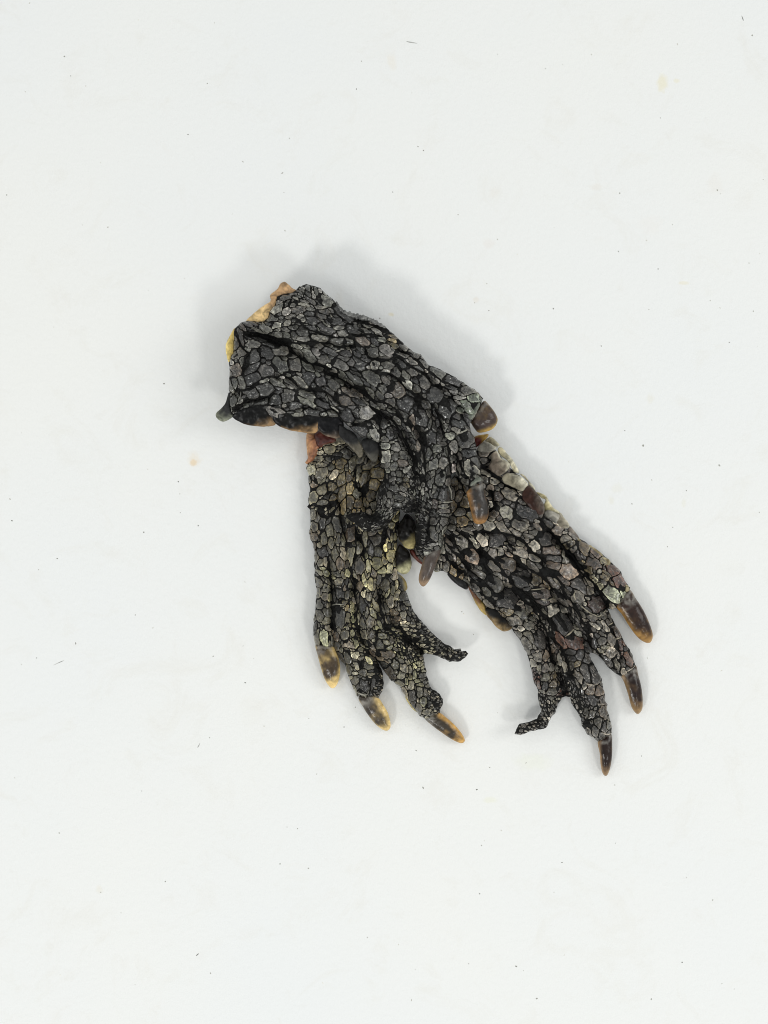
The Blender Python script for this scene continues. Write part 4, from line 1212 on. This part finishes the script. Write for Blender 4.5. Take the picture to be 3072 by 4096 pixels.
for s in [[(340, 740), (420, 772), (480, 770)], [(1100, 1020), (1130, 1000), (1165, 980)], [(430, 770), (470, 830), (480, 870)]]:
    B.strip(zo((1300, 2500), F6, s), r=2.4, lift=12)
edge_scale(B, zo((1300, 2500), F6, [(885, 790), (920, 770), (950, 830), (1000, 900), (1020, 960), (980, 940), (930, 880)]), 34, 8, (.40, .32, .10), (.6, .55, .35),
           'cuticle_rim', seed=45, label='yellow flaking skin edge')

# ================================================================== FOOT C (lower right)
C_OUT = [(1905, 1800), (1940, 1784), (1974, 1790), (1998, 1822), (2022, 1850), (2048, 1878), (2076, 1902), (2098, 1930),
         (2116, 1958), (2142, 1990), (2168, 2018), (2194, 2044), (2220, 2068), (2246, 2091), (2272, 2115), (2300, 2135), (2317, 2153),
         (2361, 2182), (2397, 2208), (2433, 2237), (2459, 2262), (2482, 2286), (2498, 2320), (2520, 2349), (2516, 2368), (2500, 2390), (2466, 2433),
         (2451, 2438), (2431, 2436), (2444, 2464), (2459, 2493), (2484, 2537), (2502, 2577), (2531, 2620), (2542, 2664), (2520, 2690), (2485, 2706), (2457, 2691),
         (2428, 2666), (2410, 2637), (2384, 2619), (2361, 2610), (2357, 2619), (2370, 2648), (2388, 2680), (2406, 2713), (2410, 2745), (2417, 2771),
         (2422, 2803), (2429, 2819), (2428, 2839), (2439, 2875), (2448, 2904), (2446, 2932), (2420, 2955), (2390, 2969), (2373, 2951), (2348, 2937), (2328, 2904),
         (2325, 2875), (2305, 2843), (2285, 2814), (2279, 2789), (2265, 2783), (2250, 2789), (2231, 2818), (2222, 2846), (2203, 2875), (2185, 2913),
         (2149, 2921), (2117, 2926), (2084, 2941), (2057, 2935), (2064, 2919), (2077, 2897), (2102, 2890), (2149, 2875), (2151, 2863), (2164, 2846),
         (2153, 2803), (2149, 2760), (2138, 2731), (2126, 2687), (2115, 2640), (2106, 2610), (2080, 2559), (2050, 2520), (2020, 2480), (1965, 2435),
         (1943, 2428), (1917, 2393), (1885, 2362), (1867, 2335), (1838, 2318), (1800, 2296), (1775, 2284), (1745, 2284), (1720, 2268), (1686, 2252), (1660, 2225), (1654, 2190), (1690, 2090),
         (1760, 1980), (1840, 1870)]
zC = lerpz([(1980, 1800, 40), (1800, 2150, 44), (2000, 2100, 50), (2150, 2200, 50), (2300, 2200, 46), (2250, 2400, 52), (2050, 2450, 46), (2450, 2330, 46),
            (2480, 2600, 38), (2400, 2900, 32), (2180, 2700, 48), (2080, 2920, 66), (2180, 2860, 56), (1750, 2250, 38)])
mC = marks((1700, 1700), F6, [
    (765, 610, 65, 60, 30, 'p'), (650, 390, 50, 45, -20, 'p'), (660, 300, 60, 55, 0), (930, 760, 115, 80, 30), (800, 790, 65, 60, 30, 'b'), (890, 950, 90, 75, 35, 'p'),
    (1110, 960, 140, 85, 30, 'd'), (770, 980, 50, 55, 30, 'b'), (1330, 1090, 75, 70, 30), (1040, 1100, 95, 65, 30), (700, 1110, 75, 55, 20, 'p'), (580, 1120, 60, 45, 20),
    (640, 1260, 90, 55, 45, 'p'), (790, 1260, 95, 85, 20, 'd'), (400, 1280, 90, 70, 40, 'p'), (290, 1120, 50, 40, 20), (270, 1280, 50, 60, 0, 'b'), (930, 1250, 70, 35, 30),
    (1050, 1290, 75, 45, 35, 'p'), (1200, 1190, 65, 40, 20), (1200, 1330, 75, 80, 30, 'p'), (1320, 1250, 95, 80, 20, 'd'), (1400, 1400, 120, 80, 30, 'b'), (1560, 1270, 65, 60, 20),
    (1550, 1460, 60, 60, 0), (510, 1450, 95, 90, 40, 'b'), (740, 1430, 60, 80, 30, 'p'), (900, 1510, 110, 85, 40, 'b'), (1080, 1520, 70, 60, 30, 'p'), (690, 1600, 70, 50, 20),
    (1420, 1540, 90, 60, 20, 'b'), (1230, 1480, 80, 40, 30), (440, 860, 50, 60, 10, 'o'), (420, 1060, 60, 60, 0, 'o'), (700, 700, 50, 45, 40), (1640, 1400, 40, 60, 0),
    (1460, 1170, 60, 50, 20), (380, 1480, 50, 60, 40, 'o'), (850, 480, 100, 90, 40, 'b'), (1560, 1100, 70, 50, 30, 'p')])
mC += marks((1650, 2100), F6, [
    (540, 490, 50, 70, 20, 'o'), (890, 460, 80, 60, 30), (910, 640, 110, 75, 40), (1050, 820, 115, 110, 40, 'd'), (1210, 600, 110, 105, 20, 'd'), (1370, 590, 70, 80, 20, 'o'),
    (850, 860, 70, 50, 40), (820, 740, 60, 45, 40), (700, 680, 60, 35, 50), (1210, 980, 80, 65, 20), (1130, 1050, 90, 50, 20), (1290, 1110, 70, 60, 0, 'p'), (1160, 1210, 45, 65, -30),
    (1400, 1250, 80, 95, -15, 'd'), (1260, 1330, 50, 95, -25), (1280, 920, 50, 50, 0), (1170, 860, 50, 45, 0, 'p'), (1370, 920, 40, 50, 40, 'o'), (1450, 970, 45, 50, 0),
    (1550, 930, 75, 80, -20, 'p'), (1420, 750, 120, 60, 10, 'b'), (1040, 950, 80, 45, 30, 'o'), (640, 560, 60, 30, 50, 'm', 'F'), (450, 300, 60, 22, 55, 'm', 'F')])
mC += marks((2050, 2150), F6, [
    (610, 70, 60, 60, 20, 'o'), (690, 190, 50, 70, -40, 'd'), (780, 110, 80, 55, 35, 'o'), (920, 160, 90, 50, 40, 'b'), (890, 290, 95, 70, 25, 'b'), (450, 230, 100, 85, 30, 'd'),
    (580, 220, 55, 75, -20), (620, 370, 120, 90, 30, 'b'), (730, 520, 110, 75, 50, 'd'), (720, 660, 95, 75, 40, 'p'), (930, 740, 115, 105, 40, 'R'), (840, 350, 55, 40, 20, 'o'),
    (1100, 350, 95, 55, 40, 'R'), (1190, 480, 110, 70, 55, 'R'), (1090, 610, 120, 80, 40, 'G'), (950, 530, 50, 50, 40, 'g'), (1020, 430, 60, 35, 30, 'o'), (910, 470, 30, 35, 0, 'g'),
    (560, 950, 130, 95, 55, 'd'), (680, 1150, 105, 80, 60, 'R'), (450, 780, 60, 60, 0, 'p'), (870, 890, 70, 50, 40), (1010, 850, 60, 40, 50), (1130, 1010, 60, 80, -30, 'b'),
    (1180, 1190, 50, 70, -25, 'R'), (1290, 1340, 75, 80, -20, 'R'), (1080, 1270, 50, 60, 0, 'p'), (1150, 1390, 45, 80, -30), (980, 1150, 40, 50, 0), (1010, 250, 50, 50, 40, 'y'),
    (330, 1000, 14, 9, 60, 'm', 'F'), (800, 1000, 15, 9, 50, 'd', 'F'), (650, 820, 25, 9, 60, 'd', 'F'), (560, 600, 40, 12, 50, 'm', 'F'), (250, 450, 45, 14, 45, 'm', 'F'), (780, 420, 20, 9, 50, 'd', 'F'),
    (930, 1050, 30, 24, 30, 'm', 'F'), (1000, 1200, 38, 28, 20, 'g', 'F'), (250, 900, 25, 14, 50, 'm', 'F'), (960, 640, 22, 12, 50, 'd', 'F')])
mC += marks((2030, 2550), F6, [
    (690, 150, 70, 35, 0, 'd'), (790, 190, 50, 60, 0, 'd'), (770, 280, 45, 50, 0, 'o'), (710, 290, 30, 50, 0), (870, 220, 50, 70, 0, 'd'), (860, 380, 45, 110, -15, 'd'),
    (960, 400, 60, 110, -20, 'd'), (780, 420, 40, 90, -25), (910, 570, 55, 65, 0, 'b'), (1010, 570, 55, 65, 0, 'b'), (950, 690, 60, 50, 0, 'd'), (1055, 690, 35, 60, -20, 'b'),
    (1060, 810, 45, 80, -15, 'b'), (940, 860, 45, 60, 0), (1000, 930, 50, 70, -20), (1070, 980, 50, 60, 0, 'd'), (1120, 970, 35, 50, 0), (960, 1020, 40, 60, -20),
    (330, 200, 60, 50, 0, 'p'), (420, 190, 45, 50, 0, 'b'), (480, 320, 38, 50, 0, 'p'), (500, 420, 42, 45, 0, 'o'), (400, 330, 40, 45, 0), (420, 430, 45, 50, 0),
    (500, 510, 35, 50, 0, 'o'), (480, 600, 50, 50, 0), (1380, 220, 40, 70, -20), (1280, 270, 50, 60, -20),
    (560, 400, 11, 6, 70, 'd', 'F'), (620, 520, 10, 5, 80, 'd', 'F'), (320, 420, 15, 12, 70, 'R', 'F'), (460, 800, 15, 11, 70, 'm', 'F'), (400, 950, 13, 10, 0, 'd', 'F'),
    (200, 1000, 16, 13, 20, 'm', 'F'), (780, 800, 13, 10, 60, 'm', 'F'), (870, 980, 11, 9, 60, 'd', 'F'), (720, 560, 22, 8, 70, 'd', 'F'), (1080, 180, 26, 20, 20, 'm', 'F'),
    (400, 700, 15, 12, 70, 'm', 'F'), (600, 620, 13, 10, 0, 'R', 'F'), (1180, 330, 30, 20, 60, 'd', 'F'), (830, 700, 20, 12, 60, 'd', 'F')])
C = Foot('C', C_OUT, zC, 44, 44,
         ridges=[(np.array([(2150, 2050), (2300, 2180), (2400, 2280), (2490, 2380)]), 28, 9),
                 (np.array([(2050, 2180), (2200, 2280), (2310, 2390), (2400, 2500), (2470, 2600), (2515, 2690)]), 28, 13),
                 (np.array([(1950, 2230), (2120, 2330), (2220, 2450), (2290, 2580), (2360, 2720), (2410, 2930)]), 28, 14),
                 (np.array([(1900, 2320), (2020, 2420), (2120, 2550), (2170, 2700), (2195, 2850)]), 26, 12)],
         valleys=[(np.array([(2190, 2130), (2300, 2240), (2360, 2330), (2430, 2430)]), 12, 19),
                  (np.array([(2060, 2260), (2190, 2350), (2270, 2470), (2330, 2560), (2361, 2612)]), 14, 20),
                  (np.array([(2020, 2350), (2120, 2440), (2180, 2560), (2230, 2680), (2265, 2790)]), 15, 21),
                  (np.array([(1800, 2150), (1950, 2230), (2080, 2300)]), 8, 9),
                  (np.array([(1790, 2220), (1880, 2330), (1960, 2390)]), 8, 9),
                  (np.array([(1900, 2100), (2050, 2180), (2200, 2250)]), 8, 9)],
         markers=mC, cuts=CUT_C, hidden=A_OUT, seed=303, crease=(.70, .71),
         label='lower right dried mottled grey foot with pale cream wrist edge and long dark claws')
claw(C, [(2516, 2358), (2545, 2396), (2571, 2436), (2592, 2479), (2609, 2526), (2611, 2551), (2600, 2571), (2578, 2569), (2549, 2548), (2516, 2504),
         (2487, 2457), (2465, 2428), (2480, 2395)], (2490, 2395), (2603, 2570), 48, 30, (.024, .013, .010), (.34, .19, .06), side=.75, thick=26,
     label='long glossy dark brown claw with amber underside')
claw(C, [(2542, 2660), (2554, 2702), (2565, 2745), (2571, 2796), (2569, 2836), (2554, 2856), (2540, 2850), (2525, 2825), (2511, 2774), (2495, 2727),
         (2484, 2702), (2510, 2675)], (2513, 2685), (2555, 2856), 40, 24, (.017, .009, .008), (.30, .19, .09), side=.8, thick=22,
     label='dark brown claw with honey coloured left edge')
claw(C, [(2445, 2936), (2449, 2984), (2448, 3027), (2442, 3067), (2431, 3098), (2421, 3104), (2410, 3092), (2402, 3056), (2399, 3016), (2391, 2966),
         (2415, 2945)], (2418, 2952), (2420, 3104), 34, 20, (.018, .010, .008), (.34, .22, .12), side=.9, thick=18,
     label='slim straight dark claw pointing straight down')
O4 = (1900, 1700)
edge_scale(C, zo(O4, F4, [(0, 190), (120, 160), (220, 150), (200, 210), (150, 270), (90, 320), (30, 370), (-40, 380), (-60, 260)]), 30, 10, (.07, .008, .006), (.42, .26, .05),
           'dried_flesh', mat=M_FLESH, grad=(.6, -1), seed=51, label='dark red and amber dried flesh at the cut end')
FR = [([(170, 265), (250, 195), (330, 250), (412, 342), (340, 352), (240, 320)], (.22, .19, .12), (.60, .56, .40), 'cream folded cuticle at the top corner', 46),
      ([(30, 400), (170, 270), (340, 355), (400, 352), (330, 410), (230, 460), (90, 450)], (.16, .15, .125), (.42, .40, .33), None, 58),
      ([(270, 500), (360, 430), (430, 540), (580, 640), (560, 720), (480, 800), (400, 845), (300, 785), (230, 700), (265, 600)], (.13, .105, .080), (.50, .47, .36), 'brown and grey mottled edge scale', 72),
      ([(370, 410), (430, 365), (520, 460), (625, 570), (692, 700), (730, 805), (640, 770), (580, 660), (500, 560), (430, 520)], (.38, .34, .22), (.74, .70, .54), 'cream translucent cuticle fringe', 48),
      ([(450, 880), (520, 810), (640, 820), (750, 850), (860, 935), (870, 1020), (790, 1100), (680, 1060), (560, 1000), (480, 950)], (.20, .18, .13), (.54, .51, .40), 'pale taupe edge scale', 78),
      ([(740, 810), (830, 840), (905, 950), (960, 1000), (1000, 1090), (900, 1010), (870, 930)], (.40, .36, .25), (.74, .70, .56), 'cream translucent cuticle fringe', 52),
      ([(785, 1150), (830, 1060), (900, 1000), (970, 1060), (1060, 1180), (1150, 1330), (1140, 1470), (1080, 1505), (980, 1440), (880, 1340), (800, 1240)], (.032, .014, .010), (.13, .11, .09), 'glossy dark red brown edge scale', 82),
      ([(1010, 1110), (1160, 1160), (1225, 1260), (1300, 1375), (1405, 1450), (1390, 1500), (1290, 1440), (1170, 1440), (1145, 1330), (1165, 1240), (1090, 1200)], (.38, .33, .18), (.74, .69, .50), 'cream translucent cuticle fringe', 48),
      ([(1155, 1480), (1200, 1410), (1390, 1485), (1370, 1600), (1310, 1670), (1230, 1610)], (.12, .115, .10), (.36, .34, .29), None, 72),
      ([(1350, 1590), (1400, 1450), (1480, 1535), (1560, 1640), (1560, 1700), (1440, 1720), (1330, 1660)], (.18, .16, .12), (.58, .54, .42), 'taupe edge scale with cream rim', 56)]
for k, (poly, dk, lt, lb, z) in enumerate(FR):
    edge_scale(C, zo(O4, F4, poly), z + (22 if z < 60 else 12), 4, dk, lt, grad=(1, -.5), seed=60 + k * 3, R=9, label=lb, thr=5, relief=3.2, jag=1.5)
edge_scale(C, zo((1700, 1700), F6, [(1570, 1190), (1600, 1120), (1660, 1180), (1710, 1260), (1660, 1260)]), 58, 12, (.12, .10, .09), (.34, .31, .25), seed=95, R=14)
CS = (1650, 2100)
for k, poly in enumerate([[(975, 210), (1062, 238), (1085, 285), (1030, 335), (995, 290)], [(800, 100), (862, 84), (885, 112), (845, 180), (815, 150)],
                          [(640, -60), (720, 0), (760, 30), (740, 60), (680, 20)], [(880, 100), (970, 160), (1000, 210), (940, 190), (890, 150)], [(1250, 520), (1290, 545), (1290, 590), (1240, 600)]]):
    edge_scale(C, zo((2050, 2150), F6, poly), 60, 9, (.20, .16, .09), (.62, .56, .36), 'cuticle_flake', seed=130 + k, R=8)
edge_scale(C, zo(CS, F6, [(805, 920), (820, 1000), (870, 1060), (930, 1130), (1000, 1175), (1080, 1160), (1105, 1115), (1060, 1050), (1015, 970), (940, 920), (870, 900)]), 50, 15,
           (.008, .0075, .007), (.36, .25, .12), grad=(-.6, 1), seed=71, R=26, thr=5, label='glossy domed black edge scale with tan rim')
edge_scale(C, zo(CS, F6, [(600, 640), (640, 745), (720, 905), (800, 992), (825, 985), (815, 910), (745, 800), (700, 710), (650, 640)]), 36, 14, (.14, .06, .03), (.36, .26, .08),
           'dried_flesh', mat=M_FLESH, grad=(0, 1), seed=73, label='mustard and rust coloured dried edge')
edge_scale(C, zo(CS, F6, [(385, 545), (450, 625), (540, 692), (605, 712), (615, 640), (530, 560), (430, 500)]), 46, 12, (.008, .0075, .007), (.05, .05, .052), seed=75, R=20,
           label='smooth black edge scale beside the gap')
edge_scale(C, zo(CS, F6, [(235, 470), (240, 512), (280, 518), (330, 500), (345, 470), (290, 450)]), 36, 12, (.10, .09, .04), (.25, .23, .10), seed=77)
edge_scale(C, zo(S4, F4, [(575, 1050), (610, 1130), (680, 1210), (770, 1275), (850, 1290), (830, 1180), (720, 1120), (640, 1030)]), 40, 14, (.10, .012, .008), (.17, .08, .045),
           'dried_flesh', mat=M_FLESH, seed=79, label='deep red dried flesh with brown rim')
for s in [[(200, 580), (290, 572), (360, 560)], [(310, 680), (400, 695), (480, 650)], [(580, 1100), (640, 1055), (680, 1010)], [(840, 860), (950, 875), (1040, 800)],
          [(750, 750), (850, 830), (940, 870)], [(1170, 765), (1235, 700), (1295, 595)], [(820, 165), (845, 130), (862, 90)], [(1010, 310), (1045, 285), (1065, 262)],
          [(1060, 970), (1090, 955), (1112, 940)], [(1140, 1125), (1175, 1112), (1210, 1100)], [(730, 1215), (765, 1200), (792, 1180)], [(860, 590), (890, 600), (900, 620)],
          [(700, 590), (680, 640), (700, 690)], [(970, 240), (1010, 220), (1060, 270)]]:
    C.strip(zo((2050, 2150), F6, s), r=2.6, col=(.30, .27, .20), lift=5)
for s in [[(860, 510), (960, 525), (1040, 485)], [(1000, 742), (1040, 735), (1090, 745)], [(1040, 1050), (1100, 1072), (1148, 1060)], [(1320, 375), (1375, 345), (1412, 312)]]:
    C.strip(zo((2030, 2550), F6, s), r=2.8, col=(.36, .32, .26))
for s in [[(720, 1340), (800, 1360), (900, 1370)], [(860, 590), (940, 540), (1050, 560)], [(1110, 730), (1150, 660), (1140, 620)]]:
    C.strip(zo((1700, 1700), F6, s), r=2.3, col=(.26, .24, .19), lift=5)
